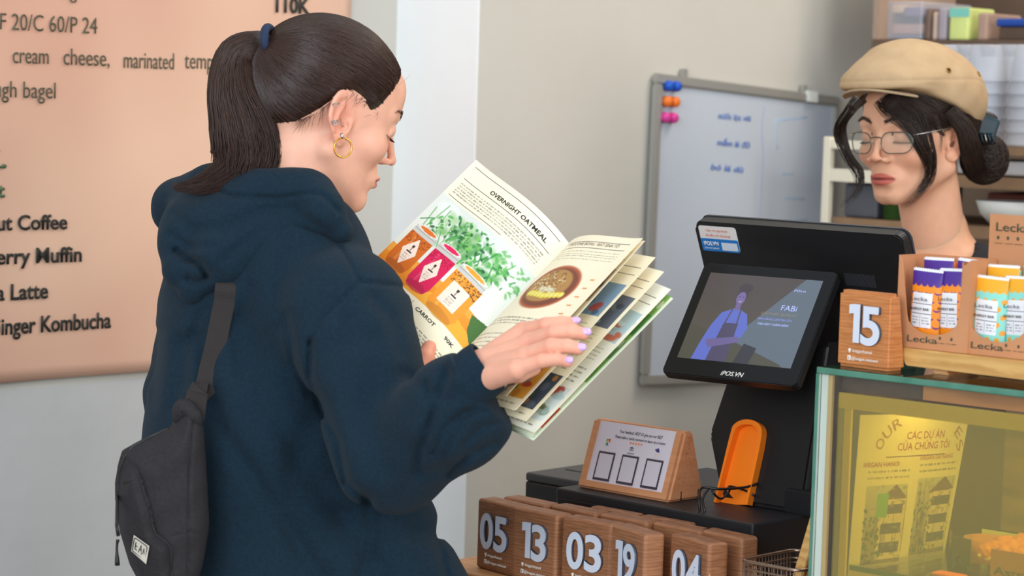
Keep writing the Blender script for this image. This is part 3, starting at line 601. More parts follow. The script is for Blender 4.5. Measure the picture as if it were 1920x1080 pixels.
ctext('Your feedback HELP US give you our BEST', .28, .84, .845, .0042, dkp, .02); ctext('Please take a quick moment to leave us a review', .24, .89, .755, .0040, dkp, .02)
st = []
for k in range(5):
    c0 = CX0 + cw * (.455 + k * .035); s0_ = CY0 + chh * .705; bm = bmesh.new(); q = []
    for j in range(10): r = .0021 if j % 2 == 0 else .0009; a = math.pi / 2 + j * math.pi / 5; q.append(bm.verts.new(HP(c0 + r * math.cos(a), s0_ + r * math.sin(a), .0013)))
    bm.faces.new(q); part('star', bm_mesh('star', bm), M['orange'], ho)
def cprint(name, u0, u1, v0, v1, cv, mt=M_print): return part(name, print_mesh(name, cv, flat(HP(CX0 + u0 * cw, CY0 + v1 * chh, .0012), HP(CX0 + u1 * cw, 0, 0) - HP(CX0 + u0 * cw, 0, 0), HP(0, CY0 + v0 * chh, 0) - HP(0, CY0 + v1 * chh, 0))), mt, ho)
CC = (222, 214, 224)
cv = Cv(14, 18, CC).poly([(1, 3), (7, 3), (7, 17), (1, 17)], (70, 160, 80)).oval(10, 5, 3.2, 3.2, (220, 60, 60)).poly([(7.5, 7), (12.5, 7), (10, 12)], (220, 60, 60)).poly([(3, 17), (7, 10), (10, 17)], (70, 110, 200)).poly([(2, 10), (7, 5), (7, 8), (3, 13)], (244, 200, 80)); cprint('map_icon', .135, .195, .60, .74, cv)
cv = Cv(16, 12, CC).oval(4.5, 7, 4, 4, (60, 50, 60)).oval(11.5, 7, 4, 4, (60, 50, 60)).oval(4.5, 7, 2.4, 2.4, CC).oval(11.5, 7, 2.4, 2.4, CC).oval(4.5, 7, 1.1, 1.1, (60, 50, 60)).oval(11.5, 7, 1.1, 1.1, (60, 50, 60)).poly([(1, 4), (8, 1), (15, 4), (8, 4)], (60, 50, 60)); cprint('owl_icon', .455, .515, .575, .655, cv)
ctext('TRAVELLER', .44, .53, .525, .0018, dkp)
cv = Cv(18, 20, CC).oval(9, 6, 8, 3, (90, 80, 150), 1, 15).oval(10, 5, 4, 4, (60, 56, 110)).oval(8, 15, 4, 4, (240, 205, 180), .7); cprint('planet_icon', .775, .85, .53, .70, cv)
for u in (.075, .385, .70):                                   # stamp frames (their code squares are left blank)
    n = 46; m_ = int(n * 1.12); cv = Cv(n, m_, (64, 54, 66)); cv.rect(4.5, 4.5, n - 4.5, m_ - 4.5, (214, 206, 216))
    for k in range(0, n, 4): cv.oval(k + 2, 0, 1.4, 1.6, CC).oval(k + 2, m_, 1.4, 1.6, CC)
    for k in range(0, m_, 4): cv.oval(0, k + 2, 1.6, 1.4, CC).oval(n, k + 2, 1.6, 1.4, CC)
    cprint('stamp_frame', u, u + .225, .02, .51, cv)
fl = bmesh.new(); rs = random.Random(3)
for k in range(46):
    s = rs.random(); z = .006 + (HH - .012) * s; y = rs.uniform(.008 + f0 * s, HD - .006 - (HD - f0 - TOP) * s); r = rs.uniform(.0003, .0008)
    bmesh.ops.create_circle(fl, cap_ends=True, segments=7, radius=r, matrix=Matrix.Translation((HW + .0002, y, z)) @ Matrix.Diagonal((1, 1.5, 1, 1)) @ Matrix.Rotation(math.pi / 2, 4, 'Y'))
o = part('wood_fleck', bm_mesh('wood_fleck', fl), M['speck'], ho); o['kind'] = 'stuff'
for y in (.024, .058): part('slot', box('slot', HW - .001, HW + .0004, y, y + .0014, .001, .012), M['black'], ho)
# ---------------------------------------------------------------- till
pos = thing('till_terminal', 'black two-screen till terminal on the cash drawer', 'till', yawframe(L(.27, .19, ZD), 0))
tn = R_(18); nA = -B * math.cos(tn) + Z3 * math.sin(tn)                          # stand front face leans back
so = L(.30, .185, ZD)
def SP(px, py): return PL(px, py, so, nA)
def prism_world(name, pts, vec, mt, parent, bev=0, seg=3, label=None, smooth=False):
    bm = bmesh.new(); a = [bm.verts.new(p) for p in pts]; b = [bm.verts.new(np.array(p) + vec) for p in pts]; n = len(pts)
    bm.faces.new(a); bm.faces.new(b[::-1])
    for i in range(n): bm.faces.new((a[i], b[i], b[(i + 1) % n], a[(i + 1) % n]))
    if bev: bmesh.ops.bevel(bm, geom=bm.edges[:], offset=bev, segments=seg, affect='EDGES')
    return part(name, bm_mesh(name, bm, smooth), mt, parent, label, world=True)
low = [SP(x, y) for x, y in ((1350, 948), (1505, 962), (1556, 640), (1364, 700), (1326, 815))]
for i in (0, 1): low[i] = np.array((*low[i][:2], ZD + .001))
prism_world('stand', low, B * .075, M['black'], pos, bev=.006)
fo = [L(AB(1462, 962, ZD)[0], .200, ZD), L(AB(1462, 962, ZD)[0] + .09, .200, ZD), L(AB(1462, 962, ZD)[0] + .09, .200, ZD + .030), L(AB(1462, 962, ZD)[0], .200, ZD + .030)]
prism_world('base', [p + B * -.016 for p in fo], B * .11, M['black'], pos, bev=.002)
# orange cable recess: rim + inner lining
rim = cat([SP(1348, 945), SP(1364, 880), SP(1379, 818), SP(1386, 800), SP(1403, 791), SP(1424, 793), SP(1437, 806), SP(1436, 832), SP(1424, 890), SP(1411, 949)], 6)
cen = rim.mean(0); inner = np.array([SP(1352, 946), SP(1368, 880), SP(1385, 820), SP(1391, 806), SP(1404, 800), SP(1419, 801), SP(1430, 811), SP(1429, 832), SP(1418, 888), SP(1408, 947)]); inner = cat(inner, 6)
bm = bmesh.new(); nr = len(rim); outn = nA
rows = [rim + outn * .0005, rim + outn * .012, inner + outn * .012, inner + outn * .0006]
vs = [[bm.verts.new(p) for p in r] for r in rows]
for r in range(3):
    for i in range(nr - 1): bm.faces.new((vs[r][i], vs[r][i + 1], vs[r + 1][i + 1], vs[r + 1][i]))
part('cable_recess', bm_mesh('cable_recess', bm, False), M['orange'], pos, 'orange arched cable recess', world=True)
bm = bmesh.new(); bm.faces.new([bm.verts.new(p + outn * .0012) for p in inner]); part('recess_lining', bm_mesh('recess_lining', bm), M['orange'], pos, world=True)
# customer screen
a_, b_, z_, yw, tt = .2704, .2008, 1.3478, R_(-6.9), R_(36.2); SW, SH = .1923, .1671
ty = TH + yw; su = np.array((math.cos(ty), -math.sin(ty), 0)); sn0 = np.array((math.sin(ty), math.cos(ty), 0)); sv = Z3 * math.cos(tt) + sn0 * math.sin(tt); sn = np.cross(su, sv); sc_ = L(a_, b_, z_)
cs = part('customer_screen', poly_prism('customer_screen', rrect(-SW / 2, SW / 2, -SH / 2, SH / 2, .006), .012, 'z', -.012, bev=.0012), M['black'], pos)
SM = frame(sc_, su, sv, sn); inv = pos.matrix_basis.inverted(); cs.matrix_basis = inv @ SM
part('screen_glass', poly_prism('screen_glass', rrect(-SW / 2 + .001, SW / 2 - .001, -SH / 2 + .001, SH / 2 - .001, .0055), .0006, 'z', 0.0002), M['glossblack'], cs)
n, m_ = 264, 196; cv = Cv(n, m_, (58, 50, 48)); cv.grad(0, 0, n, m_, (62, 50, 50), (74, 68, 52), True)
cv.poly([(226, 0), (264, 0), (264, 196), (246, 196), (104, 146)], (84, 98, 112)); cv.poly([(0, 118), (104, 146), (236, 190), (240, 196), (0, 196)], (62, 60, 44)); cv.poly([(140, 152), (172, 160), (166, 196), (130, 196)], (26, 26, 40))
bl = (84, 100, 190); cv.poly([(62, 88), (94, 74), (122, 88), (134, 118), (128, 140), (92, 152), (110, 196), (32, 196), (38, 160), (48, 118)], bl)
cv.poly([(76, 110), (110, 110), (112, 196), (66, 196)], (60, 54, 88)).line([(84, 80), (78, 112)], 3, (66, 56, 80)).line([(104, 80), (106, 112)], 3, (66, 56, 80))
cv.poly([(48, 150), (120, 138), (126, 150), (60, 168)], (96, 84, 140)); cv.oval(95, 48, 13, 17, (40, 32, 44)).oval(97, 30, 17, 11, (46, 34, 44)).oval(94, 53, 11, 15, (110, 92, 150)).rect(88, 66, 100, 80, (104, 86, 142))
cv.oval(90, 50, 1.8, 1, (40, 34, 60)).oval(99, 50, 1.8, 1, (40, 34, 60)).oval(95, 61, 4, 1.4, (180, 160, 200))
scr = mat('lit_screen', (255, 255, 255), .12, attr='tint', coat=.3)
nb = scr.node_tree.nodes['Principled BSDF']; scr.node_tree.links.new(scr.node_tree.nodes['Attribute'].outputs['Color'], nb.inputs['Emission Color']); nb.inputs['Emission Strength'].default_value = .75; nb.inputs['Base Color'].default_value = (.02, .02, .02, 1)
for l in list(scr.node_tree.links):
    if l.to_socket == nb.inputs['Base Color']: scr.node_tree.links.remove(l)
part('picture', print_mesh('picture', cv, flat((-SW / 2 + .014, SH / 2 - .014, .0009), (SW - .03, 0, 0), (0, -(SH - .038), 0))), scr, cs)
def lit(name, c, s=.7): return mat(name, c, .4, emit=c, es=s)
def stext(s, x, y, wd, cap, mt, bold=0): return fit_text('screen_lettering', s, (-SW / 2 + x, SH / 2 - y, .0011), (wd, 0, 0), (0, 1., 0), cap, mt, cs, bold=bold, ext=.0001, world=False)
lt = lit('pale_blue_glow', (150, 160, 214), .5)
stext('FABi', .133, .062, .022, .0085, lt, -.004); stext('GIẢI PHÁP QUẢN LÝ', .108, .070, .050, .0042, lit('tan_glow', (120, 110, 96), .4)); stext('NHÀ HÀNG CAFE/TRÀ SỮA', .106, .0775, .048, .0032, lit('mauve_glow', (120, 124, 190), .5)); stext('THEO BẢN Ý CHÍNH HÃNG', .108, .085, .044, .0032, lt)
stext('iPOS.vn', .142, .033, .016, .0032, lt)
fit_text('maker_lettering', 'iPOS.VN', (-.012, -SH / 2 + .005, .0011), (.032, 0, 0), (0, 1., 0), .0065, M['white'], cs, bold=.02, ext=.0001, shear=.2, world=False)
# cashier's display seen from behind
t2 = R_(-23); mt0 = L(.3, .262, AZ(1300, 418, .262)[1]); mn = -B * math.cos(t2) + Z3 * math.sin(t2)
def MP(px, py): return PL(px, py, mt0, mn)
TL_, TR_ = MP(1300, 417), MP(1691, 438); TR_[2] = TL_[2] = (TL_[2] + TR_[2]) / 2
du = TR_ - TL_; dv = Z3 * math.cos(t2) + B * math.sin(t2); DW, DH = np.linalg.norm(du), .20; du /= DW; dn = np.cross(du, dv); dn /= np.linalg.norm(dn); dv = np.cross(dn, du)
DM = frame(TL_ - dv * DH, du, dv, dn)
ds = part('cashier_display', poly_prism('cashier_display', rrect(0, DW, 0, DH, .012), .016, 'z', -.016, bev=.0022), M['black'], pos); ds.matrix_basis = inv @ DM
part('display_bezel', poly_prism('display_bezel', rrect(-.001, DW + .001, -.001, DH + .001, .012), .003, 'z', -.0195, bev=.001), M['grey'], ds)
for k in range(22):
    x = DW * .695 + k * .0021; part('vent_slot', box('vent_slot', x, x + .0011, DH - .075, DH - .058, -.0002, .0004), M['grey'], ds)
cv = Cv(70, 40, (222, 216, 214)); part('sticker', poly_prism('sticker', rrect(.006, .006 + .061, DH - .042, DH - .006, .004), .0004, 'z', .0001), mat('sticker_white', (216, 210, 208), .5), ds, 'white and blue service sticker')
part('sticker_band', poly_prism('sticker_band', rrect(.0062, .0668, DH - .0418, DH - .024, .002), .0003, 'z', .0006), mat('sticker_blue', (22, 112, 184), .5), ds)
red = mat('sticker_red', (214, 118, 92), .6)
def dtext(s, x, y, wd, cap, mt, bold=0): return fit_text('sticker_lettering', s, (x, DH - y, .001), (wd, 0, 0), (0, 1., 0), cap, mt, ds, bold=bold, ext=.0001, world=False)
dtext('Cảm ơn quý khách', .018, .0135, .035, .0034, red); dtext('đã đến với cửa hàng!', .016, .0205, .040, .0034, red); dtext('iPOS.VN', .010, .0335, .024, .0058, M['white'], .02); dtext('GIẢI PHÁP QUẢN LÝ', .010, .0385, .024, .0022, M['white'])
part('sticker_box', poly_prism('sticker_box', rrect(.039, .0645, DH - .0395, DH - .0285, .0005), .0002, 'z', .001), mat('sticker_pale', (200, 210, 222), .5), ds)
dtext('HOTLINE', .041, .0325, .014, .0024, M['ink']); dtext('1900 4766', .041, .0375, .016, .0024, M['ink'])
prism_world('display_bracket', [sc_ - sn * .02 + su * x + sv * y for x, y in ((-.03, -.03), (.03, -.03), (.03, .03), (-.03, .03))], B * .05, M['black'], pos, bev=.003)
# cables
cb = thing('power_cable', 'black cable hanging out of the orange recess over the card holder edge', 'cable', Matrix.Translation(L(.25, .15, ZD)))
def CP(px, py, Y): return P(px, py, Y)
Yc = SP(1400, 915)[1]; Yd = L(.23, .095, 1)[1]
part('cord', tube('cord', cat([SP(1424, 908) + outn * .004, CP(1395, 914, Yc - .02), CP(1350, 917, Yc - .04), CP(1318, 914, Yd - .00), CP(1311, 930, Yd - .015), CP(1312, 955, Yd - .02), CP(1316, 981, Yd - .018)], 8), .0017, 8), M['cable'], cb, world=True)
part('cord', tube('cord', cat([SP(1418, 931) + outn * .004, CP(1398, 920, Yc - .015), CP(1368, 912, Yc - .02), CP(1367, 922, Yc - .03), CP(1352, 935, Yc - .035), CP(1338, 925, Yc - .045), CP(1332, 914, Yd), CP(1318, 935, Yd - .012), CP(1322, 960, Yd - .02), CP(1328, 983, Yd - .018)], 8), .0015, 8), M['cable'], cb, world=True)
# ---------------------------------------------------------------- wire basket with tongs
bs = thing('wire_basket', 'small steel mesh basket on the counter before the glass case', 'basket', yawframe(L(.425, -.01, ZT), 0)); W_, D_, zr = .083, .105, AZ(1470, 1062, .0)[1] - ZT
rp = [(x, y, zr) for x, y in rrect(0, W_, 0, D_, .012)]; part('rim', tube('rim', rp, .002, 8, True), M['steel'], bs)
part('rim', tube('rim', [(x, y, zr - .009) for x, y, z in rp], .0012, 6, True), M['steel'], bs)
wires = []
for i in range(1, 14):
    x = W_ * i / 14; wires += [tube('wire', [(x, 0, zr), (x, .004, .0), (x, D_ - .004, .0), (x, D_, zr)], .0007, 4)]
for i in range(1, 17):
    y = D_ * i / 17; wires += [tube('wire', [(0, y, zr), (.004, y, .0), (W_ - .004, y, .0), (W_, y, zr)], .0007, 4)]
for k in range(1, 7):
    z = zr * k / 7; wires += [tube('wire', [(x, y, z) for x, y in rrect(.0005, W_ - .0005, .0005, D_ - .0005, .01)], .0007, 4, True)]
o = part('wire_mesh', join_meshes('wire_mesh', wires), M['steel'], bs); o['kind'] = 'stuff'
for i, (pts, b_, mm, lb) in enumerate((([(1484, 1085), (1527, 942), (1538, 898), (1548, 905), (1535, 975), (1503, 1085)], .045, M['oak'], 'pale wooden board leaning in the wire basket against the glass case'), ([(1508, 1085), (1531, 1000), (1540, 960), (1548, 965), (1534, 1085)], .06, mat('amber_wood', (206, 142, 58), .5), 'amber wooden board behind the pale one in the wire basket'))):
    q = [L(*((lambda s: (s[0], b_, s[1]))(AZ(x, y, b_)))) for x, y in pts]
    bb = min(p[2] for p in q); t = thing('wooden_board', lb, 'wooden board', Matrix.Translation(q[0])); prism_world('board', q, B * .006, mm, t, bev=.001)
# ---------------------------------------------------------------- glass case
b_f = -.022; ca = AZ(1537, 700, b_f)[0]; cz = 1.3325; CW, CD = .52, .40
case = thing('glass_case', 'glass pastry case with a yellow acrylic inner pane on the counter', 'display case', LF @ Matrix.Translation((ca, b_f, ZT)))
hc = cz - ZT
part('top_pane', box('top_pane', -.002, CW, -.004, CD, hc - .0075, hc, bev=.0012), [M['glass'], M['glassedge']], case)
tp = case.children[-1].data
for p_ in tp.polygons:
    if abs(p_.normal.z) < .9: p_.material_index = 1
part('front_pane', box('front_pane', 0, CW, -.0005, .0035, 0, hc - .008), M['glass'], case)
part('pane_edge', box('pane_edge', -.0045, -.0002, -.0005, .0045, 0, hc - .008), M['glassedge'], case)
part('white_strip', box('white_strip', .0005, .0092, .004, .008, 0, hc - .008), M['whiteplastic'], case)
part('tan_strip', box('tan_strip', .0095, .0150, .004, .008, 0, hc - .008), M['tan'], case)
part('side_panel', box('side_panel', .0005, .0150, .0082, CD - .02, 0, hc - .008), M['brown'], case)
part('back_panel', box('back_panel', .0005, CW, CD - .019, CD, 0, hc - .008), mat('case_back_wood', (176, 150, 112), .6, c2=(120, 98, 74), scale=8, stretch=(1, 1, 6)), case)
part('floor_panel', box('floor_panel', .0155, CW, .01, CD - .02, .0005, .015), M['oak'], case)
yel = bpy.data.materials.new('yellow_tinted_acrylic'); yel.use_nodes = True; nt = yel.node_tree; nt.nodes.remove(nt.nodes['Principled BSDF'])
tb = nt.nodes.new('ShaderNodeBsdfTransparent'); tb.inputs[0].default_value = (.88, .78, .34, 1); gb = nt.nodes.new('ShaderNodeBsdfDiffuse'); gb.inputs[0].default_value = col((240, 218, 90)); gl = nt.nodes.new('ShaderNodeBsdfGlossy'); gl.inputs[1].default_value = .08
mx = nt.nodes.new('ShaderNodeMixShader'); mx.inputs[0].default_value = .13; m2 = nt.nodes.new('ShaderNodeMixShader'); m2.inputs[0].default_value = .04
nt.links.new(tb.outputs[0], mx.inputs[1]); nt.links.new(gb.outputs[0], mx.inputs[2]); nt.links.new(mx.outputs[0], m2.inputs[1]); nt.links.new(gl.outputs[0], m2.inputs[2]); nt.links.new(m2.outputs[0], nt.nodes['Material Output'].inputs[0])
yb = b_f + .014; ya, yz = AZ(1574, 738, yb); yz2 = AZ(1920, 776, yb)[1]; ya -= ca; yh = (yz + yz2) / 2 - ZT
part('top_rail', box('top_rail', .121, CW, .022, .045, yh + .002, hc - .009), mat('orange_brown_wood', (186, 124, 66), .5, c2=(156, 98, 50), scale=9, stretch=(1, 8, 8)), case)
part('top_rail', box('top_rail', .0155, .12, .022, .045, yh + .002, hc - .009), M['brown'], case)
part('yellow_pane', box('yellow_pane', ya, CW - .002, .012, .0135, .016, yh), yel, case)
part('yellow_edge', box('yellow_edge', ya, CW - .002, .0136, .017, yh - .017, yh), M['yellow'], case); part('yellow_edge', box('yellow_edge', ya + .008, ya + .017, .0136, .017, .016, yh - .0172), M['yellow'], case)
part('grey_channel', box('grey_channel', ya + .0005, ya + .006, .0136, .017, .016, yh - .0172), mat('grey_channel', (150, 146, 120), .5), case)
gs = part('glass_shelf', box('glass_shelf', .016, CW - .01, .03, CD - .03, AZ(1660, 1071, b_f + .03)[1] - ZT - .006, AZ(1660, 1071, b_f + .03)[1] - ZT), [M['glass'], M['glassedge']], case)
for p_ in gs.data.polygons:
    if abs(p_.normal.z) < .9: p_.material_index = 1
zs = AZ(1660, 1071, b_f + .03)[1] + .0005
l = bpy.data.lights.new('case_led', 'AREA'); l.shape = 'RECTANGLE'; l.size = .42; l.size_y = .02; l.energy = .6; l.color = (1, .82, .5)
lo = bpy.data.objects.new('case_led', l); lo.matrix_world = LF @ Matrix.Translation((ca + .27, b_f + .10, cz - .014)); C.objects.link(lo)
# menu sheet inside
sb = b_f + .028; q0 = AZ(1613, 778, sb); p_tl = L(q0[0], sb, q0[1]); an = (A + B * .12) / np.linalg.norm(A + B * .12)
p_tr = PL(1819, 771, p_tl, A * .985 - B * .17); hs = .255
def sheet(U, V, off=0):
    U = U[:, None]; V = V[:, None]; l_ = p_tl + V * hs * (-Z3 * .995 - A * .045); r_ = p_tr + V * hs * (-Z3 * .985 - A * .15)
    return l_ * (1 - U) + r_ * U + A * (.006 * np.sin(U * math.pi))
sh_ = thing('store_poster', 'printed store poster standing inside the case behind the yellow pane', 'poster', Matrix.Translation(p_tl - Z3 * hs))
W_s, H_s = float(np.linalg.norm(p_tr - p_tl)), hs; kx = 150; ky = int(kx * H_s / W_s)
cv = Cv(kx, ky, (238, 236, 222)); u = lambda f: f * kx; v = lambda f: f * ky
def photo(x0, y0, x1, y1, seed):
    r = random.Random(seed); X0, Y0, X1, Y1 = u(x0), v(y0), u(x1), v(y1); w_, h_ = X1 - X0, Y1 - Y0
    cv.grad(X0, Y0, X1, Y1, (196, 204, 206), (150, 140, 120)); cv.rect(X0 + w_ * .35, Y0 + h_ * .18, X1, Y1 - h_ * .05, (226, 216, 196)); cv.poly([(X0 + w_ * .3, Y0 + h_ * .2), (X0 + w_ * .7, Y0), (X1, Y0 + h_ * .18)], (120, 96, 90))
    for i in range(3): cv.rect(X0 + w_ * .42, Y0 + h_ * (.25 + .24 * i), X1 - w_ * .08, Y0 + h_ * (.38 + .24 * i), (96, 92, 96))
    for i in range(70):
        x, y = X0 + w_ * r.random() * .45, Y0 + h_ * (.3 + .68 * r.random()); cv.oval(x, y, 1.6, 1.6, (60 + r.random() * 40, 86 + r.random() * 40, 60), .8)
    for i in range(120):
        x, y = X0 + w_ * r.random(), Y0 + h_ * r.random(); g_ = r.uniform(70, 225); cv.rect(x, y, min(X1, x + r.uniform(.6, 7)), min(Y1, y + r.uniform(.6, 4)), (g_, g_ * .96, g_ * .9), .45)
    for i in range(12): x = X0 + w_ * r.random(); cv.line([(x, Y0 + h_ * r.random() * .6), (min(X1, x + r.uniform(-6, 6)), Y0 + h_ * (.5 + .5 * r.random()))], .8, (90, 84, 80), .6)
photo(.10, .32, .47, .68, 1); photo(.56, .30, .97, .66, 5); photo(.28, .74, .88, 1.0, 9); cv.rect(u(.2), v(.36), u(.3), v(.47), (120, 190, 80)); cv.rect(u(.28), v(.74), u(.40), v(1), (110, 150, 170))
cv.words(u(.10), v(.245), u(.47), v(.30), 2, (90, 84, 70)); cv.words(u(.56), v(.225), u(.95), v(.28), 2, (90, 84, 70)); cv.words(u(.02), v(.76), u(.24), v(.86), 4, (90, 84, 70))
cv.rect(u(.24), v(.19), u(.80), v(.194), (120, 80, 60))
part('sheet', print_mesh('sheet', cv, sheet), M_print, sh_, world=True)
def surf_text(name, s, surf, w_, h_, fx, fy, fw_, cap, mt, parent, bold=0, rot=0, spacing=1.0):
    me = text_mesh(s, 1.0, bold=bold, res=2, spacing=spacing); x0, x1 = mesh_w(me); k = fw_ * w_ / (x1 - x0); kc = cap / HCAP
    me.transform(Matrix.Translation((-x0, 0, 0))); me.transform(Matrix.Diagonal((k, kc, 1, 1)))
    if rot: me.transform(Matrix.Rotation(R_(rot), 4, 'Z'))
    on_surf(me, surf, fx * w_, fy * h_, w_, h_); me.name = name; return part(name, me, mt, parent, world=True)
rd = mat('brick_red_ink', (176, 70, 40), .6)
for s, fx, fy, fw_, cap in (('CÁC DỰ ÁN', .40, .115, .36, .009), ('CỦA CHÚNG TÔI', .33, .165, .50, .009), ('iVEGAN HANOI', .06, .235, .30, .0055), ('iVEGAN DA NANG', .55, .215, .34, .0055), ('iVEGAN SAIGON', .03, .755, .28, .0055)):
    surf_text('lettering', s, sheet, W_s, H_s, fx, fy, fw_, cap, rd, sh_, bold=.004)
for ch, fx, fy, r_ in (('O', .19, .165, 60), ('U', .23, .115, 45), ('R', .29, .075, 30), ('S', .90, .155, -50), ('E', .86, .10, -40)): surf_text('outline_lettering', ch, sheet, W_s, H_s, fx, fy, .07, .013, mat('tan_ink', (176, 130, 70), .6), sh_, rot=r_)
part('acrylic_holder', print_mesh('acrylic_holder', Cv(1, 6, (220, 220, 200)), lambda U, V: sheet(U * 1.02 - .01, V * 1.02) - A * .004), M['glass'], sh_, world=True)
# pastry tray box
kb = b_f + .10; ka, kz = AZ(1858, 1032, kb)
tr = thing('pastry_box', 'open kraft box filled with golden cream puffs in the glass case', 'box', LF @ Matrix.Translation((ka, kb, zs)))
hh_ = max(kz - zs, .03); KW, KD = .16, .09
for nm, a in (('front_wall', (0, KW, 0, .002, 0, hh_)), ('back_wall', (0, KW, KD - .002, KD, 0, hh_ + .012)), ('side_wall', (0, .002, .0021, KD - .0021, 0, hh_)), ('side_wall', (KW - .002, KW, .0021, KD - .0021, 0, hh_)), ('base', (.0021, KW - .0021, .0021, KD - .0021, 0, .002))): part(nm, box(nm, *a), M['kraft'], tr)
fit_text('lettering', 'Astrich', (.004, -.0004, hh_ * .08), (.06, 0, 0), (0, 0, 1.), hh_ * .32, M['brownink'], tr, bold=.02, world=False)
pm = mat('golden_choux', (226, 156, 70), .6, c2=(188, 108, 44), scale=40, bump=.6, bscale=240)
pdefs = [((1862, 1040), 0, .0175, 'cream puff at the left front of the kraft box'), ((1893, 1040), .004, .0190, 'largest cream puff in the middle front of the kraft box'), ((1926, 1045), .002, .0180, 'cream puff at the photo edge in the kraft box'), ((1884, 1026), .037, .0165, 'cream puff behind the middle one in the kraft box'), ((1920, 1024), .040, .0170, 'cream puff at the back right of the kraft box')]
for (px, py), db, r, lb in pdefs:
    a_, z_ = AZ(px, py, kb + .024 + db); t = thing('cream_puff', lb, 'pastry', LF @ Matrix.Translation((a_, kb + .026 + db, z_ - r * .05)), 'cream puffs in the kraft box')
    rs = random.Random(px); bm = bmesh.new(); bmesh.ops.create_icosphere(bm, subdivisions=4, radius=r)
    for v_2 in bm.verts:
        n_ = v_2.co.normalized(); k = 1 + .10 * math.sin(5 * n_.x + rs.random() * .05 + px) * math.sin(6 * n_.y + 1) + .04 * math.sin(14 * n_.z + 9 * n_.x) + .02 * math.sin(31 * n_.x + 27 * n_.y); v_2.co *= k; v_2.co.z *= .86
        if v_2.co.z < 0: v_2.co.z *= .7
    part('puff', bm_mesh('puff', bm, True), pm, t); cr = [(.0, r * .5)]
    part('cream_seam', tube('cream_seam', [(r * .95 * math.cos(a), r * .95 * math.sin(a), -.001 + .001 * math.sin(5 * a)) for a in [k * math.pi / 12 for k in range(24)]], .002, 6, True), M['paper'], t)
t = thing('printed_card', 'pale green card with blue pictures behind the cream puffs', 'card', LF @ Matrix.Translation((AZ(1841, 992, kb + .12)[0], kb + .12, zs)))
zc_ = AZ(1841, 992, kb + .12)[1] - zs; cv = Cv(60, 30, (208, 222, 196)); cv.rect(3, 3, 57, 27, (188, 210, 190)).oval(30, 16, 12, 9, (86, 120, 130)).poly([(5, 6), (13, 6), (15, 20), (5, 22)], (84, 96, 124)).poly([(44, 10), (50, 4), (58, 8), (58, 18), (46, 18)], (100, 130, 140)).words(18, 4, 42, 8, 1, (120, 100, 80))
part('card_sheet', box('card_sheet', 0, .12, .0005, .002, 0, zc_), M['paper'], t); part('picture', print_mesh('picture', cv, flat((0, 0, zc_), (.12, 0, 0), (0, 0, -.062))), M_print, t)
kb2 = kb + .05; t = thing('small_kraft_cup', 'small round kraft bowl left of the cream puff box', 'bowl', LF @ Matrix.Translation((AZ(1832, 1015, kb2)[0], kb2 + .02, zs)))
zk = AZ(1832, 1012, kb2)[1] - zs; part('body', lathe('body', [(0, 0), (.02, 0), (.026, zk), (.0245, zk), (.019, .002), (0, .002)], 28), M['kraft'], t)
kb3 = kb + .0; t = thing('price_card', 'small clear price holder with a note left of the cream puff box', 'price card', LF @ Matrix.Translation((AZ(1800, 1050, kb3)[0], kb3, zs)))
part('holder', box('holder', -.014, .014, 0, .002, 0, .042), M['glass'], t); part('note', box('note', -.012, .012, .0022, .0028, 0, .036), mat('grey_note', (190, 190, 170), .6), t)
t = thing('bulldog_clip', 'black wire clip on the kraft box corner at the bottom edge', 'clip', LF @ Matrix.Translation((AZ(1801, 1070, kb - .01)[0], kb - .012, zs)))
part('clip_body', box('clip_body', -.006, .006, -.003, .003, 0, .008), M['black'], t); part('handle', tube('handle', cat([(-.003, 0, .008), (-.004, 0, .014), (0, 0, .019), (.004, 0, .014), (.003, 0, .008)], 5), .0007, 6), M['black'], t)
t = thing('orange_pack', 'flat orange packet lying at the front of the glass shelf', 'packet', LF @ Matrix.Translation((AZ(1745, 1078, b_f + .05)[0], b_f + .05, zs)))
part('body', box('body', .0, .035, 0, .02, 0, .003, bev=.001), M['orange'], t)
# ---------------------------------------------------------------- on top of the case
b15 = .0; a15, z15 = AZ(1566.5, 686, b15)
number_block('15', 'cherry-toned number block reading 15 standing on the glass case', yawframe(L(a15, b15, cz + .0004), 4), M['wood3'], W=.0735, H=.0855, T=.018, wedge=.014, group='number blocks')
rb = .025; ra, rz = AZ(1681, 651, rb); ra2, rz2 = AZ(1699, 686, rb); zr_ = AZ(1750, 707, rb)[1]
rt = thing('oak_riser', 'pale oak riser with tapered legs under the snack bar boxes', 'riser', yawframe(L(ra, rb, cz + .0004), 4)); H1 = rz - cz; H0 = rz2 - cz
part('board', poly_prism('board', [(0, H1), (ra2 - ra, H0), (.36, H0), (.38, H1)], .085, 'y', 0, bev=.001), M['oak'], rt)
for x in (.042, .28): part('leg', poly_prism('leg', [(x, H0 - .0002), (x + .020, H0 - .0002), (x + .024, 0), (x + .006, 0)], .06, 'y', .008), M['oak2'], rt)
BYW = 2
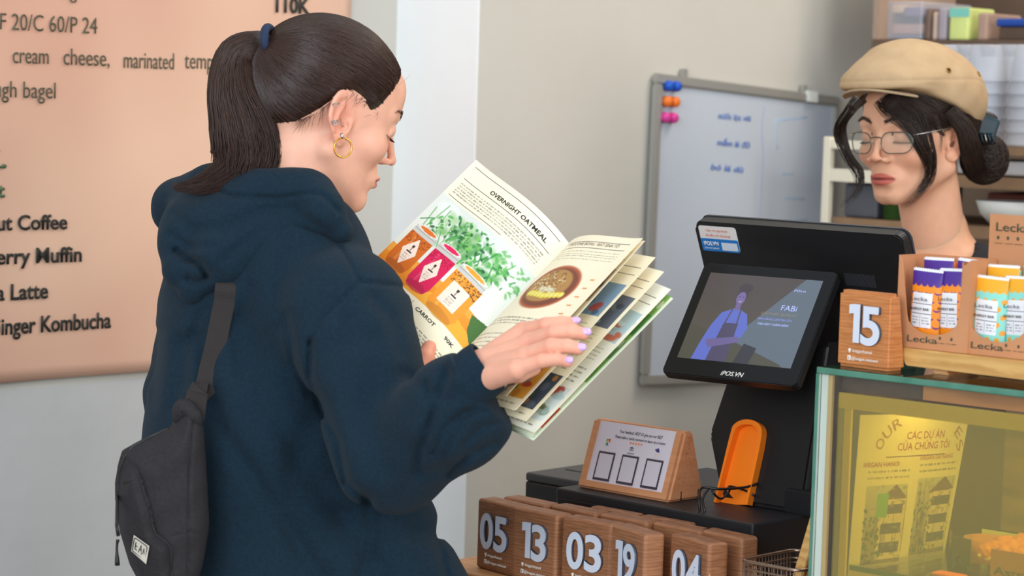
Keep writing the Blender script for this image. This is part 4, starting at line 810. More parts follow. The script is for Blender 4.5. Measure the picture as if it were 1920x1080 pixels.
def bar_print(kind):
    n, m_ = 44, 110
    if kind == 'purple':
        cv = Cv(n, m_, (240, 140, 30)); cv.rect(0, 0, n, 20, (74, 42, 140))
        for x in range(0, n, 9): cv.oval(x + 3, 20, 4.6, 4, (74, 42, 140))
        rr = random.Random(2)
        for j in range(7):
            for i in range(4):
                x, y = 4 + i * 12 + (j % 2) * 5, 32 + j * 12; cv.oval(x, y, 4.2, 3, (110, 44, 120)).oval(x + .4, y - 2, 4.2, 2.6, (240, 140, 30))
        cv.rect(0, 0, n, 3, (226, 226, 232))
    else:
        cv = Cv(n, m_, (140, 214, 200)); cv.rect(0, 0, n, 18, (240, 170, 40))
        for x in range(0, n, 10): cv.oval(x + 4, 19, 5, 4, (240, 170, 40))
        for j in range(8):
            for i in range(4): cv.oval(5 + i * 12 + (j % 2) * 6, 34 + j * 11, 3.2, 4, (238, 160, 50), 1, 20)
        cv.rect(0, 0, n, 3, (236, 232, 222))
    cv.rect(4, 33, 34, 82, (232, 232, 236)); cv.rect(4, 48, 34, 49, (60, 60, 70)).rect(4, 62, 34, 63, (60, 60, 70)).rect(18, 64, 19, 80, (160, 160, 170)).words(6, 66, 16, 78, 3, (90, 90, 100)).words(21, 66, 32, 78, 3, (90, 90, 100)); return cv
barp = {k: bar_print(k) for k in ('purple', 'aqua')}; bark = {'purple': M['orange'], 'aqua': mat('aqua_foil', (140, 214, 200), .4)}
def snack_bar(kind, lb, M_, h=.094, w_=.040):
    t = thing('snack_bar', lb, 'snack bar', M_, 'snack bars in the cartons')
    def sf(U, V): z = h * (1 - V); bul = np.sin(np.clip(V, 0, 1) * math.pi) ** .5 * np.sin(U * math.pi) ** .6 * .006; return np.stack([U * w_, -.001 - bul, z], 1)
    part('wrapper_front', print_mesh('wrapper_front', barp[kind], sf), M_photo, t)
    bm = rbox(.0005, w_ - .0005, 0, .006, .004, h - .004, bev=.002); part('wrapper_back', bm_mesh('wrapper_back', bm), bark[kind], t)
    g = [(x, .0, h - .001 + .0012 * (i % 2)) for i, x in enumerate(np.linspace(.001, w_ - .001, 24))]
    part('crimped_seal', tube('crimped_seal', g, .0011, 5), mat('foil_seal', (222, 222, 226), .35), t)
    fit_text('lettering', 'Lecka', (w_ * .12, -.0095, h * .60), (w_ * .55, 0, 0), (0, 0, 1.), h * .05, M['ink'], t, ext=.0001, world=False); fit_text('lettering', 'ENERGY BAR', (w_ * .11, -.0095, h * .48), (w_ * .64, 0, 0), (0, 0, 1.), h * .032, M['ink'], t, bold=.02, ext=.0001, world=False)
    return t
def carton_box(px, py, wpx, kind, lb, header, first=0):
    a_, _ = AZ(px, py, .03); base = yawframe(L(a_, .03, rz + .0008), BYW)
    z_t = AZ(px + 8, py - 167, .03)[1] - rz; Wb = wpx / 1110; Hb = z_t; Db = .05
    t = thing('snack_carton', lb, 'carton', base, 'snack bar cartons')
    arc = [(Wb * .5 + Wb * .36 * math.cos(R_(x)), Hb * .36 + Hb * .20 * math.sin(R_(x))) for x in range(180, 361, 20)]
    out = [(0, 0), (Wb, 0), (Wb, Hb), (Wb * .86 + .004, Hb * .93)] + arc[::-1] + [(Wb * .14 - .008, Hb * .93), (0, Hb)]
    part('front_wall', poly_prism('front_wall', out, .0012, 'y', 0), M['kraft'], t)
    part('side_wall', box('side_wall', 0, .0012, .0013, Db, 0, Hb), M['kraft'], t); part('side_wall', box('side_wall', Wb - .0012, Wb, .0013, Db, 0, Hb), M['kraft'], t)
    part('bottom', box('bottom', .0013, Wb - .0013, .0013, Db, 0, .0012), M['kraft'], t)
    hb_ = Hb + (.052 if header else .0); part('back_wall', poly_prism('back_wall', [(.0, 0), (Wb, 0), (Wb, hb_), (.0, hb_)], .0012, 'y', Db + .0002), M['kraft'], t)
    def tx(s, x, z, w_, cap, y=-.0004, bold=.0, mt=M['brownink']): fit_text('lettering', s, (x, y, z), (w_, 0, 0), (0, 0, 1.), cap, mt, t, bold=bold, ext=.0002, world=False)
    tx('Lecka', Wb * .165, Hb * .07, Wb * .42, .0072, bold=.008)
    for x in (.62, .78):
        part('print_icon', poly_prism('print_icon', [(Wb * x + .0016 * math.cos(a * .63), Hb * .135 + .002 * math.sin(a * .63)) for a in range(10)], .0002, 'y', -.0002), M['brownink'], t); tx('bio vegan', Wb * (x - .06), Hb * .08, Wb * .13, .0012)
    if header:
        yy = Db - .0002; zz_ = Hb + .034; tx('Lecka', Wb * .09, zz_, Wb * .44, .0095, yy, .01)
        part('price_label', poly_prism('price_label', rrect(Wb * .56, Wb * .86, zz_ - .002, zz_ + .012, .001), .0003, 'y', Db - .0002), M['white'], t); tx('36.000 VND', Wb * .60, zz_ + .0025, Wb * .22, .0028, Db - .0006, mt=M['grey'])
        for k in range(5): part('print_icon', poly_prism('print_icon', [(Wb * (.12 + .13 * k) + .0018 * math.cos(a * .63), zz_ - .0075 + .0022 * math.sin(a * .63)) for a in range(10)], .0002, 'y', Db), M['brownink'], t); tx('natural', Wb * (.08 + .13 * k), zz_ - .014, Wb * .10, .0013, yy)
    for k in range(4):
        fx = Wb * (.10, .50, .16, .54)[k]; fy = (.012, .016, .030, .034)[k]; dz = (0, .001, .006, .008)[k]
        snack_bar(kind, f'{("orange and purple" if kind == "purple" else "aqua and orange")} snack bar, {("left front", "right front", "left rear", "right rear")[k]} one in the {lb.split(" ")[0]} carton', base @ Matrix.Translation((fx, fy, .0015 + dz)) @ Matrix.Rotation(R_((2, -2, -1, 3)[k]), 4, 'Y'), h=Hb * (.85 if k < 2 else .90), w_=Wb * (.42 if k % 2 == 0 else .36))
    return t
carton_box(1679, 646, 104, 'purple', 'left kraft snack bar carton with orange and purple bars', False)
carton_box(1797, 660, 107, 'aqua', 'middle kraft snack bar carton with a price label on its raised header', True)
carton_box(1921, 678, 107, 'aqua', 'rightmost kraft snack bar carton cut off by the photo edge', True)
# ---------------------------------------------------------------- people
def rot3(yaw, pitch, roll):
    cy, sy = math.cos(yaw), math.sin(yaw); Rz = np.array([[cy, sy, 0], [-sy, cy, 0], [0, 0, 1]])
    cp, sp = math.cos(pitch), math.sin(pitch); Rx = np.array([[1, 0, 0], [0, cp, sp], [0, -sp, cp]])
    cr, sr = math.cos(roll), math.sin(roll); Ry = np.array([[cr, 0, sr], [0, 1, 0], [-sr, 0, cr]])
    return Rz @ Rx @ Ry
class Head:
    def __init__(s, yaw, pitch, roll, loc, px, Y, k):      # local point loc (cm) is put at pixel px and depth Y
        s.R = rot3(R_(yaw), R_(pitch), R_(roll)); s.k = k * .01; s.o = P(px[0], px[1], Y) - s.R @ (np.array(loc, float) * s.k)
    def w(s, p): return s.o + (np.asarray(p, float) * s.k) @ s.R.T
    def inv(s, p): return ((np.asarray(p, float) - s.o) @ s.R) / s.k
def cran(p, H=None): return smin(ell(p, (0, -1.6, 3.0), (7.3, 9.3, 8.2)), ell(p, (0, 2.4, 1.2), (6.3, 5.9, 7.4)), 1.5)
def hair_shell(hl, thick=.6, back=None):
    ys, zs_ = zip(*hl)
    def off(p):
        q = (p[:, 2] - np.interp(p[:, 1], ys, zs_)); return -.35 + (thick + .35) * np.clip(q / 2.4 + .30, 0, 1)
    def f(p): return cran(p) - off(p)
    return f
def on_shell(f, D, c=(0, -1, 2.5), lo=3.0, hi=16.0):
    c = np.array(c, float); a = np.full(len(D), lo); b = np.full(len(D), hi)
    for _ in range(16):
        m = (a + b) / 2; ins = f(c + D * m[:, None]) < 0; a = np.where(ins, m, a); b = np.where(ins, b, m)
    return c + D * ((a + b) / 2)[:, None]
def strands(name, paths, r0, mt, parent, tip=.25, tints=None, kind='stuff'):
    """paths (N,K,3) world metres -> thin tapered three-sided hairs joined in one mesh"""
    Pn = np.asarray(paths, float); N, K, _ = Pn.shape; T = np.gradient(Pn, axis=1); T /= np.linalg.norm(T, axis=2)[..., None] + 1e-9
    ref = np.array([.3, -.9, .3]); u = np.cross(T, ref); u /= np.linalg.norm(u, axis=2)[..., None] + 1e-9; v = np.cross(T, u)
    r = np.broadcast_to(np.asarray(r0, float).reshape(-1, 1), (N, K)) * np.interp(np.linspace(0, 1, K), [0, .08, .6, 1], [.6, 1, 1, tip])[None]
    V = np.stack([Pn + r[..., None] * (math.cos(a) * u + math.sin(a) * v) for a in (0, 2.094, 4.189)], 2).reshape(-1, 3)
    i = (np.arange(N)[:, None] * K + np.arange(K - 1)[None]).ravel() * 3; f = []
    for k in range(3): k2 = (k + 1) % 3; f.append(np.stack([i + k, i + k2, i + 3 + k2, i + 3 + k], 1))
    me = fast_mesh(name, V, np.concatenate(f)); 
    t = (rng.uniform(.65, 1.35, N) if tints is None else tints); vcol(me, np.repeat(np.repeat(t, K)[:, None] * np.ones((1, 3)), 3, 0))
    o = part(name, me, mt, parent, world=True); o['kind'] = kind; return o
def hair_mat(name, c, rough=.38):
    m = mat(name, (255, 255, 255), rough, attr='tint', spec=.45); nt = m.node_tree; b = nt.nodes['Principled BSDF']; at = nt.nodes['Attribute']
    mx = nt.nodes.new('ShaderNodeMix'); mx.data_type = 'RGBA'; mx.blend_type = 'MULTIPLY'; mx.inputs[0].default_value = 1; mx.inputs[7].default_value = col(c)
    nt.links.new(at.outputs['Color'], mx.inputs[6]); nt.links.new(mx.outputs[2], b.inputs['Base Color']); return m
def skin_tints(loc, base, lips, cheek, ear):
    c = np.ones((len(loc), 3)) * np.array(lin(base)); p = loc.copy(); p[:, 0] = np.abs(p[:, 0])
    def mixc(w_, col_): 
        nonlocal c; w_ = np.clip(w_, 0, 1)[:, None]; c = c * (1 - w_) + np.array(lin(col_)) * w_
    mixc(.35 * bump(p, (4, 6.5, -3), (2, 3, 2)), cheek); mixc(.6 * bump(p, (7.3, -.9, -1), (.9, 2.3, 3.2)), ear); mixc(.35 * bump(p, (0, 9.9, -3.6), (1.2, 1.2, 1.0)), cheek)
    q = p.copy(); q[:, 1] += .10 * p[:, 0] ** 2
    e = ((q[:, 0] / 2.35) ** 2 + ((q[:, 2] + 6.3 + .0 * q[:, 0]) / (.92)) ** 2); mixc((q[:, 1] > 7.6) * np.clip((1.08 - e) / .25, 0, 1) * .95, lips)
    mixc((q[:, 1] > 7.2) * (p[:, 0] < 2.3) * np.exp(-((q[:, 2] + 6.27) / .10) ** 2) * .8, tuple(x * .45 for x in lips))
    return c
def puff_surface(f, lo, hi, h, name): v_, f_ = surfnet(f, lo, hi, h); return fast_mesh(name, v_, f_)
def finger_sdf(p, chain):
    d = None
    for (a, ra), (b, rb) in zip(chain[:-1], chain[1:]):
        c_ = caps(p, a, b, ra, rb); d = c_ if d is None else smin(d, c_, .002)
    return d
def segdist2(X, Y, pts):
    d = np.full(X.shape, 1e9)
    for (x0, y0), (x1, y1) in zip(pts[:-1], pts[1:]):
        dx, dy = x1 - x0, y1 - y0; t = np.clip(((X - x0) * dx + (Y - y0) * dy) / (dx * dx + dy * dy), 0, 1); d = np.minimum(d, np.hypot(X - x0 - t * dx, Y - y0 - t * dy))
    return d
def pixv(p):
    d = p - CAM; q = d @ FW; return 960 + F * (d @ CR) / q, 540 - F * (d @ CU) / q
def poly_sd(X, Y, pts):
    d = segdist2(X, Y, list(pts) + [pts[0]]); ins = np.zeros(X.shape, bool); n = len(pts)
    for i in range(n):
        (x0, y0), (x1, y1) = pts[i], pts[(i + 1) % n]
        if y0 == y1: continue
        ins ^= ((Y >= min(y0, y1)) & (Y < max(y0, y1)) & (X < (Y - y0) * (x1 - x0) / (y1 - y0) + x0))
    return np.where(ins, -d, d)
# ---------------------------------------------------------------- customer
HC = Head(65, 18, -1, (7.3, -.9, -1), (642, 221), 2.84, .965)
cust = thing('person', 'person with a long dark ponytail in a navy hoodie reading an open menu booklet', 'person', Matrix.Translation((P(560, 900, 2.95)[0], 2.95, 0)))
skin = mat('fair_skin', (255, 255, 255), .48, attr='tint', noise=.04, scale=60, sss=.25, bump=.05, bscale=500, spec=.4)
HPc = dict(jaw=5.0, ear=1.12, nose=.84, nw=.72, ck=.7, neck=(0, 1.2, -15.5), nr=4.9)
# book geometry first: the hands rest on it
St, Sb = P(1067, 457, 2.90), P(805, 726, 2.78); Rt, Lt = P(1205, 447, 2.732), P(893, 300, 3.015)
upv = St - Sb; nR = np.cross(Rt - St, upv); nR /= np.linalg.norm(nR); nL = np.cross(St - Lt, upv); nL /= np.linalg.norm(nL)
if nR[1] > 0: nR = -nR
if nL[1] > 0: nL = -nL
def RPg(px, py, h=0): return PL(px, py, St + nR * h, nR)
def LPg(px, py, h=0): return PL(px, py, St + nL * h, nL)
v1, f1 = surfnet(lambda p: head_sdf(p, HPc), (-9, -13, -17), (9, 11.5, 12.2), .16)
t1 = skin_tints(v1, (226, 172, 148), (196, 116, 108), (222, 140, 122), (228, 138, 116)); w1 = HC.w(v1)
# right hand
wr_pts = [((886, 716), .030, .022), ((930, 690), .022, .027)]
W0 = RPg(903, 697, .027); K_ = [RPg(x, y, .026) for x, y in ((982, 622), (992, 643), (986, 668), (970, 692))]
fing = [[(K_[0], .0098), (RPg(1024, 610, .024), .0086), (RPg(1052, 606, .016), .0078), (RPg(1074, 606, .009), .0068)],
        [(K_[1], .0102), (RPg(1040, 624, .026), .0090), (RPg(1072, 622, .018), .0082), (RPg(1093, 626, .010), .0070)],
        [(K_[2], .0100), (RPg(1034, 649, .025), .0086), (RPg(1064, 649, .017), .0078), (RPg(1084, 654, .009), .0067)],
        [(K_[3], .0092), (RPg(1016, 676, .022), .0076), (RPg(1044, 674, .015), .0069), (RPg(1064, 678, .009), .0060)]]
thumb = [(RPg(935, 700, .008), .013), (RPg(972, 700, -.004), .0105), (RPg(1000, 690, -.014), .0085)]
def hand_sdf(p):
    d = None
    for i, k in enumerate(K_):
        base = W0 + (k - W0) * .25 + (RPg(915, 656 + i * 18, .026) - RPg(915, 683, .026)) * .35
        c_ = caps(p, base, k, .0150, .0112); d = c_ if d is None else smin(d, c_, .008)
    d = smin(d, caps(p, RPg(893, 706, .028), W0, .022, .0215), .012); d = smin(d, caps(p, W0, RPg(950, 684, .018), .0205, .0185), .012)
    for ch in fing: d = smin(d, finger_sdf(p, ch), .0035)
    return smin(d, finger_sdf(p, thumb), .006)
allp = np.array([q for ch in fing for q, r in ch] + [W0, RPg(880, 715, .03), thumb[-1][0]]); v2, f2 = surfnet(hand_sdf, allp.min(0) - .03, allp.max(0) + .03, .0013)
lth = [(LPg(742, 735, .004), .016), (LPg(775, 704, .012), .0125), (LPg(796, 672, .012), .0112), (LPg(805, 652, .010), .0088)]
lf = [[(LPg(720, 760, -.02), .03), (LPg(760, 700, -.026), .022)]] + [[(LPg(755 + 8 * i, 715 - 22 * i, -.024), .010), (LPg(800 + 8 * i, 672 - 24 * i, -.022), .0085)] for i in range(4)]
def lhand(p):
    d = finger_sdf(p, lth)
    for ch in lf: d = smin(d, finger_sdf(p, ch), .006)
    return smin(d, caps(p, lf[0][1][0], lth[1][0], .016, .012), .01)
allp = np.array([q for ch in lf + [lth] for q, r in ch]); v3, f3 = surfnet(lhand, allp.min(0) - .035, allp.max(0) + .035, .002)
# covered trunk and legs (under the clothes) keep the figure whole
bx = P(540, 700, 2.96)
def trunk(p):
    nb_ = HC.w((0, 1.0, -15)); d = caps(p, nb_, P(500, 620, 2.93), .045, .07); d = smin(d, caps(p, P(500, 620, 2.94), P(540, 1020, 2.93), .09, .11), .04)
    hip = P(540, 1060, 2.93)
    for s_ in (-1, 1): d = smin(d, caps(p, hip + np.array((.06 * s_, -.05 * s_, 0)), np.array((hip[0] + .07 * s_, 2.97 - .06 * s_, .5)), .085, .06), .04); d = smin(d, caps(p, np.array((hip[0] + .07 * s_, 2.97 - .06 * s_, .5)), np.array((hip[0] + .07 * s_, 2.97 - .06 * s_, .06)), .055, .04), .03)
    d = smin(d, caps(p, P(640, 590, 2.79), P(730, 860, 2.71), .045, .035), .03); d = smin(d, caps(p, P(730, 860, 2.71), RPg(884, 716, .028), .030, .018), .02)
    return smin(d, caps(p, P(420, 600, 3.00), P(410, 740, 3.03), .05, .04), .03)
v4, f4 = surfnet(trunk, (bx[0] - .32, 2.58, .0), (bx[0] + .42, 3.28, 1.56), .008)
n1, n2, n3 = len(v1), len(v2), len(v3); me = fast_mesh('body', np.concatenate([w1, v2, v3, v4]), np.concatenate([f1, f2 + n1, f3 + n1 + n2, f4 + n1 + n2 + n3]))
hb_c = np.array(lin((226, 166, 142))); hc_ = np.ones((n2, 3)) * hb_c
for ch in fing:
    for q, r in (ch[0], ch[1], ch[3]): wt = np.exp(-(np.linalg.norm(v2 - q, axis=1) / .009) ** 2)[:, None] * .45; hc_ = hc_ * (1 - wt) + np.array(lin((222, 130, 108))) * wt
vcol(me, np.concatenate([t1, hc_, np.ones((n3, 3)) * np.array(lin((226, 152, 126))), np.ones((len(v4), 3)) * np.array(lin((216, 166, 142)))])); body = part('body', me, skin, cust, world=True)
for ch in fing:
    tip_, pr = ch[3][0], ch[2][0]; ax = (tip_ - pr) / np.linalg.norm(tip_ - pr); nn_ = nR - ax * (nR @ ax); nn_ /= np.linalg.norm(nn_); sd_ = np.cross(ax, nn_); r = ch[3][1]
    bm = bmesh.new(); bmesh.ops.create_uvsphere(bm, u_segments=14, v_segments=8, radius=1); bm.transform(frame(tip_ + nn_ * r * .52 + ax * r * .45, ax * r * .95, sd_ * r * .74, nn_ * r * .55)); part('fingernail', bm_mesh('fingernail', bm, True), M['nail'], cust, world=True)
# hair
hm = hair_mat('dark_brown_hair', (52, 32, 25), .36)
hl = [(-12, -5.4), (-9, -5.4), (-7.5, -5.0), (-5.5, -3.5), (-3.6, -.9), (-2.2, 1.4), (-.6, 2.75), (.9, 2.4), (1.9, 1.3), (2.6, .9), (3.5, 1.8), (4.6, 3.8), (5.6, 5.4), (6.8, 6.6), (8.5, 7.0)]
hs_f = hair_shell(hl, .50)
v_, f_ = surfnet(hs_f, (-9, -12.5, -6), (9, 9.5, 13.2), .2); me = fast_mesh('hair', HC.w(v_), f_); vcol(me, np.ones((len(v_), 3)) * .55); hair = part('hair', me, hm, cust, 'slicked-back dark brown hair', world=True)
tie = np.array((0, -10.7, 5.6)); c0 = np.array((0, -1, 2.5))
N = 5200; D = rng.normal(size=(N * 3, 3)); D /= np.linalg.norm(D, axis=1)[:, None]; Sp = on_shell(hs_f, D); ok = Sp[:, 2] > np.interp(Sp[:, 1], *zip(*hl)) - rng.exponential(.28, len(Sp)); D = D[ok][:N]; N = len(D)
td = (tie - c0) / np.linalg.norm(tie - c0); K = 14; tt_ = np.linspace(0, .97, K)
wob = rng.normal(size=(N, 3)) * .035; om = np.arccos(np.clip(D @ td, -1, 1))
ds_ = (np.sin((1 - tt_)[None] * om[:, None])[..., None] * D[:, None] + np.sin(tt_[None] * om[:, None])[..., None] * (td + wob)[:, None]) / (np.sin(om)[:, None, None] + 1e-4)
ds_ /= np.linalg.norm(ds_, axis=2)[..., None]; ds_[:, :, 2] -= (.10 * np.sin(tt_ * math.pi) * np.sin(np.clip(om, 0, 1.5))[:, None]); ds_ /= np.linalg.norm(ds_, axis=2)[..., None]
pts = on_shell(hs_f, ds_.reshape(-1, 3)).reshape(N, K, 3); lift = rng.uniform(-.02, .10, N)[:, None, None]; nrm = (pts - c0); nrm /= np.linalg.norm(nrm, axis=2)[..., None]; pts = pts + nrm * lift
strands('hair_strands', HC.w(pts.reshape(-1, 3)).reshape(N, K, 3), np.full(N, .00055), hm, hair)
# flyaway hairs at the hairline and the nape
fl_ = []
for i in range(130):
    y0 = rng.uniform(-6.5, 1.5 if i % 5 else 6.8); z0 = np.interp(y0, *zip(*hl)) - rng.uniform(0, .3); d = np.array((6.0 if y0 < 5 else rng.uniform(0, 6), y0 + 1, z0 - 2.5)); d /= np.linalg.norm(d); p0 = on_shell(cran, d[None])[0]
    L_ = rng.uniform(.8, 2.6); dr = np.array((rng.normal() * .15, rng.uniform(-.6, .2), -rng.uniform(.2, 1) if y0 < 0 else rng.uniform(-.5, .2))); dr /= np.linalg.norm(dr)
    q = [p0 + dr * L_ * t + np.array((.25, 0, 0)) * math.sin(t * 3) * .6 for t in np.linspace(0, 1, 14)]; fl_.append(q)
strands('loose_hairs', HC.w(np.array(fl_).reshape(-1, 3)).reshape(len(fl_), 14, 3), np.full(len(fl_), .00013), hm, hair)
def bundle(path, radii, N, K=26, seed=1, tmin=.75, depth=.6, rad=.0006, wav=.0015, jit=.12):
    """N hairs following a centre path (px, py, Y) with radii in px"""
    r = np.random.default_rng(seed); c = np.array([P(*q) for q in path]); cs_ = cat(c, 10); rr = np.interp(np.linspace(0, 1, len(cs_)), np.linspace(0, 1, len(radii)), radii) / 1600
    T = np.gradient(cs_, axis=0); T /= np.linalg.norm(T, axis=1)[:, None]; V_ = np.array((0, 1., 0)); S_ = np.cross(T, V_); S_ /= np.linalg.norm(S_, axis=1)[:, None]
    a = r.uniform(0, 2 * math.pi, N); q = np.sqrt(r.uniform(.15, 1, N)); tm = r.uniform(tmin, 1, N); s = np.linspace(0, 1, K)[None] * tm[:, None]; x = s * (len(cs_) - 1)
    i0 = np.clip(x.astype(int), 0, len(cs_) - 2); fr = (x - i0)[..., None]
    g = lambda arr: arr[i0] * (1 - fr) + arr[i0 + 1] * fr
    C_, Sx, R2 = g(cs_), g(S_), (g(rr[:, None]))[..., 0]
    ph = r.uniform(0, 6.3, (N, 1)); a2 = a[:, None] + jit * np.sin(s * 5 + ph); out = C_ + Sx * (R2 * q[:, None] * np.cos(a2))[..., None] + V_ * (R2 * depth * q[:, None] * np.sin(a2))[..., None]
    out += Sx * (wav * np.sin(s * r.uniform(4, 11, (N, 1)) + ph))[..., None] * s[..., None]
    return out
tw = HC.w(tie); tpx = pix(tw); Yt = tw[1]
pth = [(tpx[0] + 6, tpx[1] + 2, Yt), (484, 80, Yt + .005), (444, 104, Yt), (436, 165, Yt - .01), (452, 232, Yt - .015), (462, 285, Yt - .02), (452, 330, Yt - .03)]
pony = bundle(pth, [12, 22, 36, 46, 60, 66, 56], 3600, seed=2, tmin=.80, wav=.003)
tail = bundle(pth[:-1] + [(432, 318, Yt - .03), (380, 345, Yt - .04), (322, 352, Yt - .045)], [12, 20, 32, 40, 48, 44, 34, 20, 5], 1500, seed=5, tmin=.70)
pn = strands('ponytail', np.concatenate([pony, tail[:, :, :]]), np.full(5100, .00075), hm, cust)
cc = cat([P(*q) for q in pth], 6); rr = np.interp(np.linspace(0, 1, len(cc)), np.linspace(0, 1, 7), [8, 12, 18, 24, 32, 34, 16]) / 1600
me = tube('ponytail_core', cc, rr, 20); vcol(me, np.ones((len(me.vertices), 3)) * .5); part('ponytail_core', me, hm, pn, world=True)
part('hair_tie', tube('hair_tie', [P(tpx[0] + 5 + 9 * math.cos(a) + 3 * math.sin(a), tpx[1] + 1 + 25 * math.sin(a), Yt + .017 * math.cos(a)) for a in np.linspace(0, 2 * math.pi, 28)[:-1]], .0052, 10, True), M['scrunch'], cust, 'navy hair tie', world=True)
# brows, lashes
def local_strands(name, P0, P1, bend, r, mt, parent, Hd):
    s = np.linspace(0, 1, 6)[None, :, None]; p = P0[:, None] * (1 - s) + P1[:, None] * s + np.array(bend) * (np.sin(s * math.pi)); N_ = len(P0)
    return strands(name, Hd.w(p.reshape(-1, 3)).reshape(N_, 6, 3), np.full(N_, r), mt, parent, kind='stuff')
def brow(Hd, sgn, mt, parent, n=200, y0=8.55, r=.00012):
    t = rng.uniform(0, 1, n); x = 1.0 + 3.7 * t; z = 2.0 + .75 * np.sin(t * 2.3) - .45 * t * t + rng.normal(size=n) * .17 * (1 - .5 * t); d = np.stack([sgn * x, np.full(n, 6.0), z - 1.2], 1); d[:, 1] = 8.5 - .13 * x * x
    base = d + np.array((0, 0, 1.2)); D_ = base - np.array((0, 2, 1.0)); D_ /= np.linalg.norm(D_, axis=1)[:, None]; p0 = on_shell(lambda q: head_sdf(q, HPc), D_, (0, 2, 1.0), 2, 12)
    return local_strands('eyebrow', p0, p0 + np.stack([sgn * .5 * np.ones(n), np.full(n, .02), .16 - .2 * t], 1), (0, .06, 0), r, mt, parent, Hd)
def lashes(Hd, sgn, mt, parent, n=60, zl=-.62, ln=.75, r=.00014):
    t = np.linspace(0, 1, n); x = 1.9 + 2.5 * t; D_ = np.stack([sgn * x, 7.4 - .10 * x * x - 0 * x - 2, np.full(n, zl) - .1 * np.sin(t * math.pi) - 0], 1); D_ /= np.linalg.norm(D_, axis=1)[:, None]
    p0 = on_shell(lambda q: head_sdf(q, HPc), D_, (0, 2, 0), 2, 12); lid = strands('lash_line', Hd.w(np.stack([p0[:-1], p0[1:]], 1).reshape(-1, 3)).reshape(n - 1, 2, 3), np.full(n - 1, .00045), mt, parent)
    return local_strands('eyelashes', p0, p0 + np.stack([sgn * .25 * (t - .2), np.full(n, ln), np.full(n, -.28)], 1), (0, 0, -.1), r, mt, parent, Hd)
bmh = hair_mat('brow_hair', (58, 38, 32), .6)
for s_ in (1, -1): brow(HC, s_, bmh, cust); lashes(HC, s_, bmh, cust)
# earrings
ec = HC.w((7.7, -.7, -3.3)); 
part('hoop_earring', tube('hoop_earring', [P(643 + 16.5 * math.cos(a), 277 + 18 * math.sin(a), ec[1] - .004 + .004 * math.cos(a)) for a in np.linspace(0, 2 * math.pi, 40)[:-1]], .0011, 8, True), M['gold'], cust, 'gold hoop earring', world=True)
part('ear_stud', tube('ear_stud', [P(640, 250, ec[1] - .012), P(643, 260, ec[1] - .013)], .0018, 8), M['silver'], cust, 'silver bar stud', world=True)
for px, py in ((630, 197), (628, 229), (629, 232)): part('ear_cuff', tube('ear_cuff', [P(px + 6 * math.cos(a), py + 3.0 * math.sin(a) - 1, HC.w((7.9, -2.2, .5))[1] - .006 - .003 * math.sin(a)) for a in np.linspace(0, 2 * math.pi, 24)[:-1]], .0006, 6, True), M['silver'], cust, 'thin silver ear cuff', world=True)
# ---------------------------------------------------------------- hoodie
def creases(p, X, Y, lst):
    d = np.zeros(len(p))
    for pts_, w_, amp in lst: d += amp * np.exp(-(segdist2(X, Y, pts_) / w_) ** 2)
    return d
SH = P(645, 592, 2.79); EL = P(733, 858, 2.705); MI = P(858, 772, 2.64); WRc = RPg(892, 704, .030)
FOLD = [([(940, 792), (902, 800), (866, 838)], 6, .0045), ([(905, 772), (872, 772), (836, 800), (812, 850)], 7, .006), ([(800, 720), (812, 770), (800, 830)], 7, .005), ([(930, 830), (880, 850), (840, 890)], 7, .0045), ([(700, 560), (735, 600), (750, 660)], 14, .004), ([(655, 600), (640, 680), (648, 760)], 14, .004), ([(470, 540), (440, 620), (450, 700)], 12, .005), ([(540, 470), (520, 540), (530, 610)], 14, .004), ([(575, 407), (634, 458), (674, 527)], 4.5, .0034), ([(764, 548), (752, 537), (674, 529), (604, 599), (582, 643)], 4.5, .0036), ([(582, 643), (582, 710), (604, 769), (634, 828), (649, 905), (690, 940)], 8, .008),
        ([(948, 748), (905, 752), (862, 790), (835, 850)], 9, .0055), ([(838, 700), (822, 752), (793, 813), (782, 880)], 11, .0075), ([(900, 850), (840, 872), (780, 895)], 12, .004), ([(760, 700), (800, 735), (835, 745)], 12, .0035), 
        ([(700, 640), (690, 760), (720, 880)], 22, .005), ([(538, 592), (552, 680), (580, 740)], 9, .005), ([(600, 760), (540, 900), (560, 1080)], 26, .006), ([(375, 636), (412, 799), (486, 910), (560, 1020), (600, 1080)], 18, .008), ([(460, 600), (500, 760), (600, 920), (720, 1080)], 24, .007), ([(340, 640), (330, 760)], 14, .005), ([(300, 620), (285, 760)], 10, .004), ([(640, 960), (760, 1000), (840, 1000)], 20, .006), ([(380, 580), (352, 650), (345, 720)], 10, .004), ([(690, 935), (700, 1000), (680, 1080)], 14, .007), ([(840, 950), (820, 1010), (838, 1080)], 8, .006)]
RIDGE = [([(900, 765), (870, 800), (850, 850)], 12, -.004), ([(650, 680), (640, 800), (670, 900)], 26, -.004), ([(500, 700), (520, 900), (560, 1080)], 30, -.004), ([(855, 715), (815, 760), (780, 820)], 12, -.003)]
nkc = HC.w((0, .6, -13.5))
